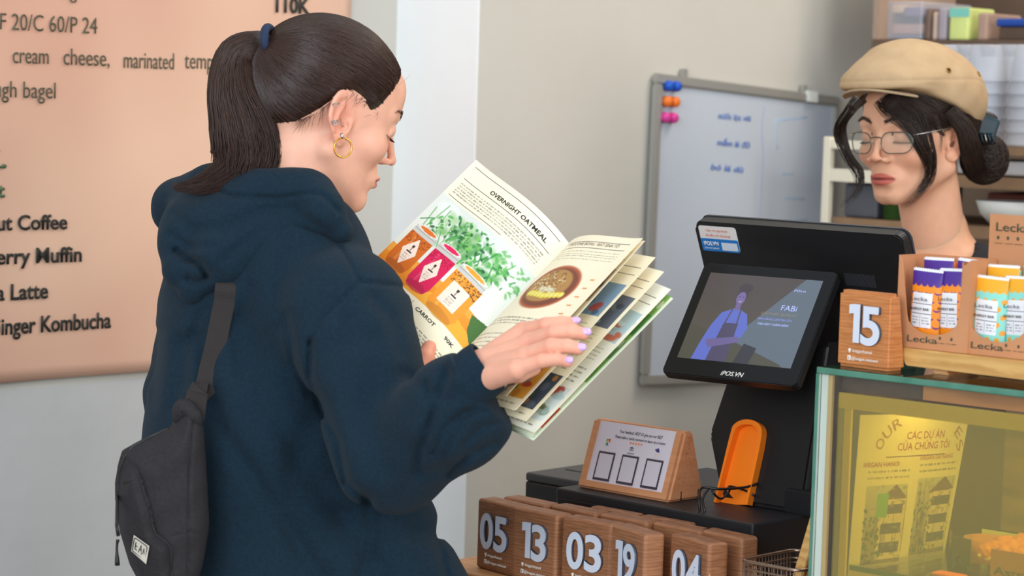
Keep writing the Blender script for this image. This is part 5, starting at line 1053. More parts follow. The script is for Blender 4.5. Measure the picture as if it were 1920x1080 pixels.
def hoodie_sdf(p):
    X, Y = pixv(p)
    d = caps(p, P(480, 620, 2.925), P(520, 820, 2.915), .118, .150)
    d = smin(d, caps(p, P(520, 820, 2.915), P(548, 1190, 2.920), .150, .178), .06)
    d = smin(d, caps(p, P(408, 585, 2.990), P(385, 745, 3.030), .070, .078), .04)
    d = smin(d, caps(p, P(500, 540, 2.910), SH, .085, .072), .05)
    d = smin(d, caps(p, P(440, 500, 2.940), P(570, 470, 2.860), .075, .075), .04)
    sl = caps(p, SH, EL, .078, .062); sl = smin(sl, caps(p, EL, MI, .060, .060), .02); sl = smin(sl, caps(p, MI, WRc, .058, .036), .02)
    d = smin(d, sl, .012)
    d = smin(d, caps(p, P(720, 1010, 2.840), P(760, 1140, 2.840), .07, .085), .05)
    d = d + creases(p, X, Y, FOLD) + creases(p, X, Y, RIDGE) + .0012 * np.sin(p[:, 0] * 55 + 3 * np.sin(p[:, 2] * 30)) * np.sin(p[:, 2] * 38 + p[:, 1] * 20)
    ax = (RPg(935, 672, .03) - WRc); ax /= np.linalg.norm(ax)
    d = smax(d, (p - WRc) @ ax + .006, .005)
    d = smax(d, -caps(p, WRc, WRc + ax * .1, .025, .027), .002)
    d = smax(d, -caps(p, nkc, HC.w((0, -3, -7)), .048, .062), .008)
    return d
v_, f_ = surfnet(hoodie_sdf, (-.50, 2.48, 1.0), (.06, 3.16, 1.50), .0029); me = fast_mesh('hoodie', v_, f_); hood_o = part('hoodie', me, M['hoodie'], cust, 'dark navy hooded sweatshirt', world=True)
HF = [([(396, 352), (434, 368), (520, 372), (580, 362), (606, 366), (634, 396)], 5, .0045), ([(330, 470), (350, 486), (376, 496), (388, 518)], 7, .011), ([(388, 518), (376, 530), (352, 524)], 6, .006), ([(330, 402), (360, 432), (420, 430), (500, 395), (560, 385)], 16, .006), ([(500, 425), (460, 455), (420, 485)], 12, .004), ([(560, 400), (600, 425)], 9, .004), ([(322, 440), (350, 462), (400, 462)], 9, .004)]
def hood_sdf(p):
    X, Y = pixv(p)
    d = finger_sdf(p, [(P(338, 388, 2.95), .034), (P(400, 370, 2.905), .040), (P(490, 368, 2.845), .036), (P(575, 368, 2.82), .033), (P(606, 398, 2.80), .028), (P(636, 432, 2.80), .016)])
    d = smin(d, finger_sdf(p, [(P(338, 388, 2.95), .034), (P(420, 352, 3.02), .026), (P(520, 352, 3.03), .02)]), .01)
    d = smin(d, ell(p, P(368, 432, 2.885), (.045, .062, .044)), .015)
    d = smin(d, ell(p, P(450, 420, 2.86), (.062, .060, .044)), .025)
    d = smin(d, caps(p, P(425, 475, 2.83), P(575, 405, 2.82), .040, .024), .02)
    d = smin(d, finger_sdf(p, [(P(350, 470, 2.86), .034), (P(352, 500, 2.845), .030), (P(364, 532, 2.835), .020)]), .012)
    d = smin(d, finger_sdf(p, [(P(420, 480, 2.83), .036), (P(395, 508, 2.83), .028), (P(368, 538, 2.832), .018)]), .012)
    d = d + creases(p, X, Y, HF) + .001 * np.sin(p[:, 0] * 70 + 2 * np.sin(p[:, 2] * 60))
    return smax(d, -caps(p, nkc, HC.w((0, -3, -7)), .044, .060), .008)
v_, f_ = surfnet(hood_sdf, (-.50, 2.70, 1.36), (-.14, 3.10, 1.57), .0027); part('hood', fast_mesh('hood', v_, f_), M['hoodie'], hood_o, world=True)
def cuff_sdf(p):
    ax = RPg(935, 672, .03) - WRc; ax /= np.linalg.norm(ax); t = (p - WRc) @ ax; r = np.linalg.norm(p - WRc - t[:, None] * ax, axis=1)
    sd_ = np.cross(ax, nR); sd_ /= np.linalg.norm(sd_); u_, n_ = (p - WRc) @ sd_, (p - WRc - ax * 0) @ nR; n_ = n_ - t * (ax @ nR)
    r = np.sqrt(u_ ** 2 + (n_ * 1.12) ** 2); prof = .0345 - .0012 * np.abs(t - .004) / .014 + .0003 * np.sin(np.arctan2(n_, u_) * 60)
    return smax(smax(np.abs(r - prof + .0015) - .0022, np.abs(t - .001) - .0165, .002), -(r - .026), .001)
v_, f_ = surfnet(cuff_sdf, WRc - .055, WRc + .055, .0012); part('cuff', fast_mesh('cuff', v_, f_), M['hoodie'], hood_o, world=True)
# trousers (below the frame) keep the figure standing
def trs(p):
    hip = P(540, 1060, 2.97); d = None
    for s_ in (-1, 1):
        k_ = np.array((hip[0] + .07 * s_, 2.97 - .06 * s_, .5)); c_ = smin(caps(p, hip + np.array((.06 * s_, -.05 * s_, 0)), k_, .105, .08), caps(p, k_, np.array((k_[0], k_[1], .10)), .08, .075), .03); d = c_ if d is None else smin(d, c_, .03)
    return d
v_, f_ = surfnet(trs, (bx[0] - .30, 2.66, .0), (bx[0] + .34, 3.28, 1.12), .010); part('trousers', fast_mesh('trousers', v_, f_), M['tee'], cust, world=True)
for s_ in (-1, 1):
    q = np.array((P(540, 1060, 2.97)[0] + .07 * s_ + .04, 2.97 - .06 * s_ + .03, .035)); v_, f_ = surfnet(lambda p: smax(ell(p, q, (.13, .06, .055)), -p[:, 2] + .001, .004), q - .15, q + .15, .006); part('shoe', fast_mesh('shoe', v_, f_), M['whiteplastic'], cust, world=True)
# ---------------------------------------------------------------- sling bag
BYc = 2.73
bag = thing('sling_bag', 'black nylon crossbody bag hanging on the customer\'s back', 'bag', Matrix.Translation(P(300, 1000, BYc)))
OUT = [(352, 758), (372, 768), (386, 800), (392, 900), (396, 985), (386, 1050), (372, 1100), (330, 1150), (290, 1150), (262, 1100), (240, 1060), (222, 1000), (213, 950), (212, 905), (218, 868), (226, 842), (262, 822), (318, 796), (330, 776)]
def bag_sdf(p):
    X, Y = pixv(p); s2 = poly_sd(X, Y, OUT) / 1610; yc = BYc + .0 + (X - 300) / 1610 * -.18
    th = .040 * np.clip(1 - np.exp(s2 / .022), 0, 1) + .001; th = np.where(s2 > 0, .001, th); dy = np.abs(p[:, 1] - yc) - th
    d = smax(dy * .75, s2, .010)
    seam = .0022 * np.exp(-(segdist2(X, Y, [(366, 775), (360, 830), (356, 900), (354, 1000), (352, 1100)]) / 2.2) ** 2) + .0012 * np.exp(-(segdist2(X, Y, [(322, 1006), (350, 998), (358, 998), (384, 1005)]) / 2) ** 2)
    front = np.clip((yc - p[:, 1]) / .02, 0, 1)
    pk_ = poly_sd(X, Y, [(250, 868), (266, 900), (280, 950), (292, 1000), (312, 1015), (322, 1030), (320, 1140), (262, 1130), (236, 1060), (216, 990), (216, 930), (232, 880)]) / 1610
    return d + seam * front - .010 * front * np.clip(-pk_ / .012, 0, 1) + .0022 * front * np.exp(-(pk_ / .0016) ** 2) + .0016 * np.sin(X * .06 + Y * .03) * np.sin(Y * .05 - X * .02) * front
v_, f_ = surfnet(bag_sdf, P(300, 960, BYc) - (.075, .085, .15), P(300, 960, BYc) + (.085, .085, .15), .0022); part('bag_body', fast_mesh('bag_body', v_, f_), M['bag'], bag, world=True)
def hood_front(px, py, lift=.004, y0=2.5, y1=3.15):
    Ys = np.arange(y0, y1, .002); q = np.array([P(px, py, y) for y in Ys]); dd = np.minimum(hoodie_sdf(q), hood_sdf(q)); k = np.argmax(dd < 0); return P(px, py, Ys[k] - lift) if (dd < 0).any() else P(px, py, 2.9)
def ribbon(name, ctr, half, thick, mt, parent):
    ctr = np.array(ctr); T = np.gradient(ctr, axis=0); T /= np.linalg.norm(T, axis=1)[:, None]; S_ = np.cross(T, (0, 1., 0)); S_ /= np.linalg.norm(S_, axis=1)[:, None]; N_ = np.cross(S_, T); bm = bmesh.new(); rows = []
    for c_, s_, n_, h_ in zip(ctr, S_, N_, np.broadcast_to(half, (len(ctr),))): rows.append([bm.verts.new(c_ + s_ * h_ * a + n_ * thick * b) for a, b in ((-1, -.5), (-.9, -1), (.9, -1), (1, -.5), (1, .5), (-1, .5))])
    for r0, r1 in zip(rows[:-1], rows[1:]):
        for k in range(6): bm.faces.new((r0[k], r0[(k + 1) % 6], r1[(k + 1) % 6], r1[k]))
    bm.faces.new(rows[0][::-1]); bm.faces.new(rows[-1]); return part(name, bm_mesh(name, bm), mt, parent, world=True)
sp = [hood_front(x, y, .005) for x, y in ((424, 534), (421, 565), (414, 600), (404, 650), (394, 690), (384, 730))]; sp.append((sp[-1] + P(372, 775, BYc)) / 2 + np.array((-.004, -.004, .01))); sp.append(P(362, 790, BYc - .012))
sp.insert(0, sp[0] + np.array((.001, .035, .022)))
ribbon('strap', cat(sp, 5), .0125, .0012, M['strapm'], bag)
part('strap_anchor', tube('strap_anchor', cat([P(330, 792, BYc - .008), P(345, 764, BYc - .012), P(366, 780, BYc - .016), P(374, 800, BYc - .012)], 5), [.003, .007, .009, .010, .011, .011, .011, .010, .009, .009, .009, .008, .007, .006, .005, .004], 10), M['bag'], bag, world=True)
def bag_front(px, py, lift=.0015):
    Ys = np.arange(2.58, 2.88, .001); q = np.array([P(px, py, y) for y in Ys]); dd = bag_sdf(q); k = np.argmax(dd < 0); return P(px, py, Ys[k] - lift)
part('zipper', tube('zipper', [bag_front(x, y, .0005) for x, y in ((316, 803), (280, 820), (250, 836), (234, 856), (224, 885), (220, 930), (219, 985), (222, 1005))], .0022, 6), M['black'], bag, world=True)
part('piping', tube('piping', [bag_front(x, y, .0006) for x, y in ((251, 872), (262, 896), (276, 940), (286, 985), (292, 1002), (310, 1014), (321, 1030), (322, 1070))], .0016, 6), M['strapm'], bag, world=True)
part('webbing_tab', tube('webbing_tab', [bag_front(x, y, .0008) for x, y in ((232, 905), (246, 900), (262, 896))], .0016, 6), M['strapm'], bag, world=True)
zp = [P(x, y, BYc - .02) for x, y in ((221, 1012), (219, 1026), (219, 1045), (220, 1060))]
part('zip_puller', tube('zip_puller', cat([zp[0], zp[1], zp[3]], 5), [.0022, .002, .0018, .0015, .0015, .0015, .0015, .0018, .0024, .0028, .003], 8), M['black'], bag, world=True)
pc = [bag_front(x, y, .0040) for x, y in ((251, 1003), (280, 1024), (274, 1058), (246, 1033))]
bm = bmesh.new(); bm.faces.new([bm.verts.new(q) for q in pc]); bmesh.ops.subdivide_edges(bm, edges=bm.edges[:], cuts=1, use_grid_fill=True); part('patch', bm_mesh('patch', bm), mat('patch_cloth', (206, 198, 184), .8), bag, 'cream cloth patch with a dark emblem', world=True)
cu_, cv_ = pc[1] - pc[0], pc[3] - pc[0]; n_ = np.cross(cv_, cu_); n_ /= np.linalg.norm(n_); n_ = n_ if n_[1] < 0 else -n_
def PT(a, b, h=.0008): return pc[0] + cu_ * a + cv_ * b + n_ * h
part('patch_border', tube('patch_border', [PT(a, b) for a, b in rrect(.08, .92, .08, .92, .1, 3)], .0005, 5, True), M['black'], bag, world=True)
for q in ([(.22, .3), (.22, .7), (.35, .7)], [(.22, .5), (.33, .5)], [(.45, .75), (.55, .25), (.65, .75)], [(.5, .55), (.62, .5)], [(.72, .7), (.75, .3), (.82, .6)]): part('emblem_line', tube('emblem_line', [PT(*k) for k in q], .0006, 5), M['black'], bag, world=True)
# ---------------------------------------------------------------- menu booklet
book = thing('menu_booklet', 'open cream-paged menu booklet held in the customer\'s hands', 'booklet', Matrix.Translation(Sb))
def page(St_, Sb_, Ot, Ob, n, bulge, skew=.35):
    def f(U, V):
        U = np.asarray(U, float)[:, None]; V = np.asarray(V, float)[:, None]; s = St_ * (1 - V) + Sb_ * V; o = Ot * (1 - V) + Ob * V
        return s * (1 - U) + o * U + n * (bulge * 6.75 * U * (1 - U) ** 2)
    return f
dn_ = Sb - St
def page_obj(name, f, mt, label=None, edge=.0006, flip=False, nu=14, nv=8):
    V, U = np.mgrid[0:nv + 1, 0:nu + 1]; p = f(U.ravel() / nu, V.ravel() / nv); i = (np.arange(nv)[:, None] * (nu + 1) + np.arange(nu)[None]).ravel(); q = np.stack([i, i + nu + 1, i + nu + 2, i + 1], 1)
    o = part(name, fast_mesh(name, p, q), mt, book, label, world=True); m = o.modifiers.new('t', 'SOLIDIFY'); m.thickness = edge; m.offset = 0; return o
Lp0 = page(St, Sb, Lt, Lt + dn_, nL, .016)
def Lp(U, V): return Lp0(1 - np.asarray(U), V)                              # left page read left to right
left = page_obj('left_page', Lp, M['paper'], 'left page with a photo of three jars')
for k in (1, 2, 3): page_obj('page', (lambda k: (lambda U, V: Lp(U, V) - nL * .0016 * k + upv * 0 - (Lt - St) * .004 * k))(k), M['paper'])
tops = [(1205, 447), (1209, 452), (1229, 483), (1245, 510), (1258, 543)]; bots = [(945, 727), (950, 742), (966, 770), (986, 790), (1002, 812)]
rp_ = []
for k, ((tx_, ty_), (bx_, by_)) in enumerate(zip(tops, bots)):
    Yo = 2.732 + .006 * k; Yb = 2.612 + .006 * k; off_ = -nR * .0012 * k
    g = page(St + off_, Sb + off_, P(tx_, ty_, Yo), P(bx_, by_, Yb), nR, .010 - .003 * k); rp_.append(g)
    page_obj('right_page' if k == 0 else 'page', g, M['paper'], 'right page with a round smoothie bowl photo' if k == 0 else None, edge=.0005)
cvr = page(St - nR * .008, Sb - nR * .008, P(1262, 560, 2.765), P(1000, 826, 2.645), nR, -.004); page_obj('cover', cvr, mat('cover_card', (222, 232, 206), .5), 'pale green printed cover', edge=.0014)
cvi = page(St - nR * .0068, Sb - nR * .0068, P(1259, 556, 2.762), P(998, 821, 2.642), nR, -.003)
# left page print
n, m_ = 190, 260; pc_ = (246, 236, 206); cv = Cv(n, m_, pc_); r = random.Random(4)
px0, py0, px1, py1 = 0, 64, n, 196
cv.grad(px0, py0, px1, py1, (214, 220, 212), (228, 226, 214)); cv.oval(142, 150, 46, 30, (240, 242, 236), .9, 0, .4).oval(30, 78, 26, 14, (228, 232, 228), .8, 0, .5)
cv.grad(px0, 158, px1, py1, (238, 150, 40), (226, 130, 30)); cv.poly([(0, 158), (190, 158), (190, 166), (0, 172)], (234, 160, 60)); cv.poly([(120, 172), (190, 182), (190, 196), (60, 196)], (244, 170, 50)); cv.poly([(168, 160), (190, 154), (190, 188), (176, 178)], (70, 110, 50))
for i in range(60): cv.oval(96 + r.uniform(-60, 60), 100 + r.uniform(-22, 26), r.uniform(8, 16), r.uniform(5, 9), r.choice([(70, 140, 70), (110, 170, 96), (150, 196, 130)]), .55, r.uniform(-60, 60), .6)
for i in range(190):
    a = r.random() * 6.3; d_ = r.random() ** .7; x, y = 92 + 78 * d_ * math.cos(a), 104 + 32 * d_ * math.sin(a); gcol = r.choice([(30, 110, 50), (52, 140, 60), (84, 170, 80), (120, 190, 90), (24, 84, 44)]); cv.oval(x, y, r.uniform(2, 7), r.uniform(1.2, 3), gcol, .85, r.uniform(-70, 70), .4)
for i in range(26):
    x = 10 + i * 7; cv.line([(x, 70 + r.random() * 40), (x + r.uniform(-14, 14), 96 + r.random() * 34)], 1.6, r.choice([(40, 120, 56), (80, 160, 76)]), .8)
for i in range(40): cv.oval(r.uniform(140, 188), r.uniform(70, 112), r.uniform(2, 6), r.uniform(1.5, 3), (96, 170, 90), .7, r.uniform(-60, 60), .5)
def jar(cx, top, bot, hw, body, specks, lid=(196, 196, 190)):
    cv.poly([(cx - hw, top + 10), (cx + hw, top + 10), (cx + hw * 1.02, bot - 10), (cx + hw * .8, bot), (cx - hw * .8, bot), (cx - hw * 1.02, bot - 10)], body); cv.oval(cx, bot - 3, hw * .9, 7, tuple(x * .8 for x in body), .6)
    cv.rect(cx - hw * .5, top + 12, cx - hw * .3, bot - 8, (255, 240, 220), .18)
    for i in range(70): cv.oval(cx + r.uniform(-hw, hw) * .95, r.uniform(top + 12, top + 26), 1.3, 1, specks, .8)
    cv.rect(cx - hw * .98, top, cx + hw * .98, top + 11, lid); cv.oval(cx, top, hw * .98, 4.5, (222, 220, 210)); cv.oval(cx, top, hw * .75, 3, tuple(min(255, x * 1.05) for x in body)); cv.rect(cx - hw * .98, top + 5, cx + hw * .98, top + 6.5, (150, 148, 140))
    w2 = hw * .62; ym = (top + bot) / 2 + 4; cv.poly([(cx, ym - 22), (cx + w2, ym), (cx, ym + 22), (cx - w2, ym)] if hw < 25 else [(cx - w2, ym - 16), (cx + w2, ym - 16), (cx + w2, ym + 17), (cx - w2, ym + 17)], (242, 222, 204)); cv.words(cx - w2 * .4, ym + 3, cx + w2 * .4, ym + 14, 4, (120, 90, 90)); cv.oval(cx, ym - 9, 2.4, 2.4, (70, 50, 50)).line([(cx, ym - 9), (cx, ym - 2)], 1, (70, 50, 50)).rect(cx - 5, ym - .5, cx + 5, ym + 1, (60, 50, 50))
jar(30, 118, 184, 22, (206, 104, 30), (150, 70, 20)); jar(80, 118, 188, 22, (214, 22, 84), (170, 10, 60)); jar(134, 122, 194, 26, (238, 150, 40), (110, 70, 40))
cv.words(10, 36, 180, 56, 5, (96, 92, 84)); cv.rect(8, 8, 182, 8.8, (90, 86, 80)).rect(8, 30, 182, 30.7, (90, 86, 80)).rect(8, 60, 120, 60.6, (110, 100, 90))
cv.rect(95, 200, 95.8, 252, (150, 140, 120)).rect(8, 216, 90, 216.6, (120, 110, 100)); cv.words(10, 222, 88, 250, 7, (90, 86, 78)); cv.words(102, 222, 182, 250, 7, (90, 86, 78))
PW = .19; PHh = float(np.linalg.norm(dn_))
def Lup(U, V): return Lp(U, V) + nL * .0006
part('printed_layout', print_mesh('printed_layout', cv, Lup), M_photo, left, world=True)
surf_text('lettering', 'OVERNIGHT OATMEAL', Lup, PW, PHh, .30, .098, .60, .0062, M['ink'], left, bold=.025)
for s, x, y, w_ in (('PITAYA', .12, .80, .16), ('90K', .38, .80, .08), ('CARROT', .56, .80, .20), ('90K', .86, .80, .08)): surf_text('lettering', s, Lup, PW, PHh, x, y, w_, .0048, M['ink'], left, bold=.02)
# right page print
def rprint(g, cv, k, parent): return part('printed_layout', print_mesh('printed_layout', cv, lambda U, V: g(U, V) + nR * .0005), M_print, parent, world=True)
rpg = [o for o in book.children if o.name.startswith('right_page')][0]
cv = Cv(150, 210, pc_); cv.rect(10, 9, 138, 9.6, (120, 110, 100)).rect(10, 18, 138, 18.6, (120, 110, 100)); cv.words(14, 22, 136, 36, 4, (110, 104, 92))
cv.oval(72, 76, 46, 32, (176, 84, 50)).oval(72, 76, 42, 28.5, (120, 60, 40)).oval(68, 74, 36, 24, (176, 130, 70))
for i in range(160):
    a = r.random() * 6.3; d_ = r.random() ** .5; cv.oval(62 + 28 * d_ * math.cos(a), 71 + 19 * d_ * math.sin(a), 1.5, 1.1, r.choice([(200, 160, 90), (140, 90, 50), (220, 200, 150), (120, 76, 44)]))
for i in range(9): cv.oval(46 + i * 7, 88 - abs(i - 4) * .8, 5, 4.4, (226, 206, 70)).oval(46 + i * 7, 88 - abs(i - 4) * .8, 3, 2.6, (240, 226, 120))
for i in range(26): cv.line([(54 + r.random() * 26, 74 + r.random() * 8), (60 + r.random() * 30, 78 + r.random() * 8)], 1, (224, 220, 190), .8)
for i in range(5): cv.rect(126, 60 + i * 12, 134, 62 + i * 12, (224, 130, 50), .8)
cv.words(8, 118, 120, 130, 3, (100, 96, 84)); cv.words(8, 140, 80, 200, 10, (110, 104, 92)); rprint(rp_[0], cv, 0, rpg)
def Rup(U, V): return rp_[0](U, V) + nR * .0007
surf_text('lettering', 'SMOOTHIE BOWL / BÁT SINH TỐ', Rup, PW, PHh, .20, .072, .62, .005, mat('brown_ink', (120, 104, 84), .6), rpg)
pgs = sorted([o for o in book.children if o.name.startswith('page')], key=lambda o: o.name)[-4:]
cols_ = [[(178, 150, 130), (176, 40, 40), (60, 50, 50), (196, 160, 90)], [(120, 150, 176), (60, 90, 130), (224, 160, 60), (180, 60, 60)], [(96, 104, 120), (60, 70, 84), (180, 196, 208), (120, 140, 150)], [(176, 200, 206), (70, 120, 170), (214, 226, 226), (200, 90, 60)]]
for k in range(1, 5):
    cv = Cv(150, 210, pc_ if k < 4 else (240, 240, 226)); cc4 = cols_[k - 1]
    cv.rect(30, 16, 144, 16.8, (110, 104, 96)).rect(30, 26, 144, 26.6, (130, 120, 110)); cv.rect(20, 40, 146, 84, cc4[0])
    for i in range(30): cv.oval(r.uniform(24, 142), r.uniform(44, 80), r.uniform(4, 12), r.uniform(3, 7), r.choice(cc4), .8, r.uniform(-40, 40), .3)
    cv.words(60, 92, 140, 112, 4, (96, 92, 84)); cv.rect(40, 150, 146, 196, cc4[1 if k % 2 else 2])
    for i in range(30): cv.oval(r.uniform(44, 142), r.uniform(154, 192), r.uniform(3, 10), r.uniform(3, 7), r.choice([(176, 50, 40), (206, 130, 50), (90, 110, 60), cc4[0]]), .8, 0, .3)
    cv.words(70, 120, 142, 144, 4, (90, 86, 80)); cv.words(90, 200, 142, 206, 1, (90, 86, 80)); rprint(rp_[k], cv, k, pgs[k - 1])
cv = Cv(150, 210, (222, 232, 206)); cv.rect(132, 0, 150, 130, (120, 170, 84)); cv.rect(132, 30, 150, 60, (70, 130, 60)).rect(128, 70, 150, 96, (96, 140, 80)).rect(132, 168, 150, 196, (206, 70, 50))
for i in range(30): cv.oval(r.uniform(130, 150), r.uniform(0, 200), 3, 6, r.choice([(90, 150, 70), (220, 230, 200), (60, 110, 60)]), .7)
part('printed_layout', print_mesh('printed_layout', cv, lambda U, V: cvi(U, V)), M_print, [o for o in book.children if o.name.startswith('cover')][0], world=True)
# ---------------------------------------------------------------- barista
HB = Head(228, 3, 2, (-7.2, -.9, -1), (1796, 264), 3.52, .985)
bar = thing('person', 'person in a beige flat cap and thin metal glasses standing behind the till', 'person', Matrix.Translation((P(1740, 500, 3.58)[0], 3.58, 0)))
HPb = dict(jaw=4.8, nose=.60, nw=1.15, ck=.9, chz=.9, neck=(0, -4.6, -17.5), nr=4.6)
sf_b = lambda p: head_sdf(p, HPb)
v1, f1 = surfnet(sf_b, (-9, -12, -19), (9, 11, 12.2), .15); t1 = skin_tints(v1, (220, 168, 138), (186, 92, 82), (220, 140, 112), (226, 140, 108)); w1 = HB.w(v1)
nbw = HB.w((0, -4.6, -16.5)); fwb = HB.R @ np.array((0, 1., 0)); fwb[2] = 0; fwb /= np.linalg.norm(fwb); rtb = np.array((fwb[1], -fwb[0], 0))
shc = nbw + np.array((0, 0, -.075)) - fwb * .02
def shoulder(s_): return shc + rtb * .155 * s_ + np.array((0, 0, .008))
def btrunk(p):
    d = caps(p, nbw + np.array((0, 0, .02)), shc, .045, .062)
    for s_ in (-1, 1):
        d = smin(d, caps(p, shc + np.array((0, 0, .012)), shoulder(s_), .05, .046), .04)
        el_ = shoulder(s_) + np.array((0, 0, -.26)) - fwb * .02; d = smin(d, caps(p, shoulder(s_), el_, .044, .036), .02); hd = el_ + fwb * .19 - rtb * .05 * s_ + np.array((0, 0, -.03)); d = smin(d, caps(p, el_, hd, .034, .022), .015); d = smin(d, ell(p, hd + fwb * .05, (.035, .045, .022)), .015)
        hp_ = shc + rtb * .08 * s_ + np.array((0, 0, -.50)); d = smin(d, caps(p, hp_, np.array((hp_[0], hp_[1], .08)), .085, .04), .03)
    return smin(d, caps(p, shc + np.array((0, 0, -.06)), shc + np.array((0, 0, -.46)), .105, .12), .06)
v4, f4 = surfnet(btrunk, (shc[0] - .34, shc[1] - .34, 0), (shc[0] + .34, shc[1] + .30, shc[2] + .12), .008)
me = fast_mesh('body', np.concatenate([w1, v4]), np.concatenate([f1, f4 + len(v1)])); vcol(me, np.concatenate([t1, np.ones((len(v4), 3)) * np.array(lin((222, 166, 132)))])); part('body', me, skin, bar, world=True)
# black t-shirt, apron trousers
def tee(p):
    d = caps(p, shc + np.array((0, 0, -.04)), shc + np.array((0, 0, -.50)), .125, .14)
    for s_ in (-1, 1): d = smin(d, caps(p, shc, shoulder(s_), .062, .060), .04); d = smin(d, caps(p, shoulder(s_), shoulder(s_) + np.array((0, 0, -.16)) - fwb * .012, .060, .058), .02)
    d = d + .002 * np.sin(p[:, 0] * 40) * np.sin(p[:, 2] * 30 + p[:, 1] * 20)
    d = smax(d, -caps(p, nbw + fwb * .045 + np.array((0, 0, -.015)), nbw + fwb * .05 + np.array((0, 0, .12)), .082, .09), .006)
    d = smax(d, shc[2] - .50 - p[:, 2], .004)
    for s_ in (-1, 1): d = smax(d, -caps(p, shoulder(s_) + np.array((0, 0, -.17)), shoulder(s_) + np.array((0, 0, -.4)), .064), .003)
    return d
v_, f_ = surfnet(tee, (shc[0] - .30, shc[1] - .30, shc[2] - .56), (shc[0] + .30, shc[1] + .30, shc[2] + .12), .006); part('t_shirt', fast_mesh('t_shirt', v_, f_), M['tee'], bar, 'black t-shirt with a wide neck', world=True)
def tr2(p):
    d = None
    for s_ in (-1, 1):
        hp_ = shc + rtb * .08 * s_ + np.array((0, 0, -.52)); c_ = caps(p, hp_, np.array((hp_[0], hp_[1], .09)), .105, .07); d = c_ if d is None else smin(d, c_, .03)
    return d
v_, f_ = surfnet(tr2, (shc[0] - .25, shc[1] - .25, 0), (shc[0] + .25, shc[1] + .25, shc[2] - .38), .012); part('trousers', fast_mesh('trousers', v_, f_), M['tee'], bar, world=True)
# hair
hmb = hair_mat('black_brown_hair', (44, 32, 26), .40)
hlb = [(-12, -5.2), (-9, -5.0), (-7, -4.4), (-4.6, -2.6), (-3.4, -.6), (-2.2, 1.6), (-.6, 2.7), (.9, 2.7), (2.2, 2.4), (3.2, 2.2), (4.2, 3.6), (5.6, 5.0), (7.0, 5.8), (8.5, 6.2)]
hs_b = hair_shell(hlb, .7)
v_, f_ = surfnet(hs_b, (-9, -12.5, -6.5), (9, 9.5, 12.8), .22); me = fast_mesh('hair', HB.w(v_), f_); vcol(me, np.ones((len(v_), 3)) * .6); hb_ = part('hair', me, hmb, bar, 'dark hair gathered in a low bun', world=True)
bun = np.array((-1.0, -11.3, -2.6)); tie2 = np.array((-.8, -9.4, -1.8)); N = 3600; D = rng.normal(size=(N * 3, 3)); D /= np.linalg.norm(D, axis=1)[:, None]; Sp = on_shell(hs_b, D); ok = Sp[:, 2] > np.interp(Sp[:, 1], *zip(*hlb)) - .15; D = D[ok][:N]; N = len(D)
td = (tie2 - c0) / np.linalg.norm(tie2 - c0); K = 12; tt_ = np.linspace(0, .97, K); wob = rng.normal(size=(N, 3)) * .05; om = np.arccos(np.clip(D @ td, -1, 1))
ds_ = (np.sin((1 - tt_)[None] * om[:, None])[..., None] * D[:, None] + np.sin(tt_[None] * om[:, None])[..., None] * (td + wob)[:, None]); ds_ /= np.linalg.norm(ds_, axis=2)[..., None]
pts = on_shell(hs_b, ds_.reshape(-1, 3)).reshape(N, K, 3); nrm = pts - c0; nrm /= np.linalg.norm(nrm, axis=2)[..., None]; pts = pts + nrm * rng.uniform(-.02, .10, N)[:, None, None]
strands('hair_strands', HB.w(pts.reshape(-1, 3)).reshape(N, K, 3), np.full(N, .0005), hmb, hb_)
# bun: looped strands around a ball
bc = P(1846, 298, 3.62); br_ = .033; bs_ = []
v_, f_ = surfnet(lambda p: ell(p, bc, (.034, .034, .036)), bc - .05, bc + .05, .003); me = fast_mesh('bun', v_, f_); vcol(me, np.ones((len(v_), 3)) * .6); bn = part('bun', me, hmb, bar, world=True)
for i in range(900):
    ax = rng.normal(size=3) * np.array((.5, .9, .5)) + np.array((.3, -.5, .4)); ax /= np.linalg.norm(ax); u = np.cross(ax, rng.normal(size=3)); u /= np.linalg.norm(u); v = np.cross(ax, u); r = br_ * rng.uniform(1.0, 1.12); o_ = ax * rng.uniform(-.8, .8); k = math.sqrt(max(.1, 1 - (o_ @ o_)))
    a = np.linspace(0, rng.uniform(2.0, 4.5), 14)[:, None]; bs_.append(bc + r * (o_ + k * (np.cos(a) * u + np.sin(a) * v)) * np.array((1, 1, 1.06)))
strands('bun_strands', bs_, np.full(900, .0006), hmb, bn)
def Bp(path, *a, **k): return bundle(path, *a, **k)
_ys = np.arange(3.25, 3.75, .004)
def FF(px, py, lift=.008, dx=0):
    q = np.array([P(px + dx, py, y) for y in _ys]); dd = sf_b(HB.inv(q)); k = int(np.argmax(dd < .0)); return (px, py, (_ys[k] if (dd < 0).any() else 3.42) - lift)
FL = lambda l, lift=.008, dx=0: [FF(x, y, lift, dx) for x, y in l]
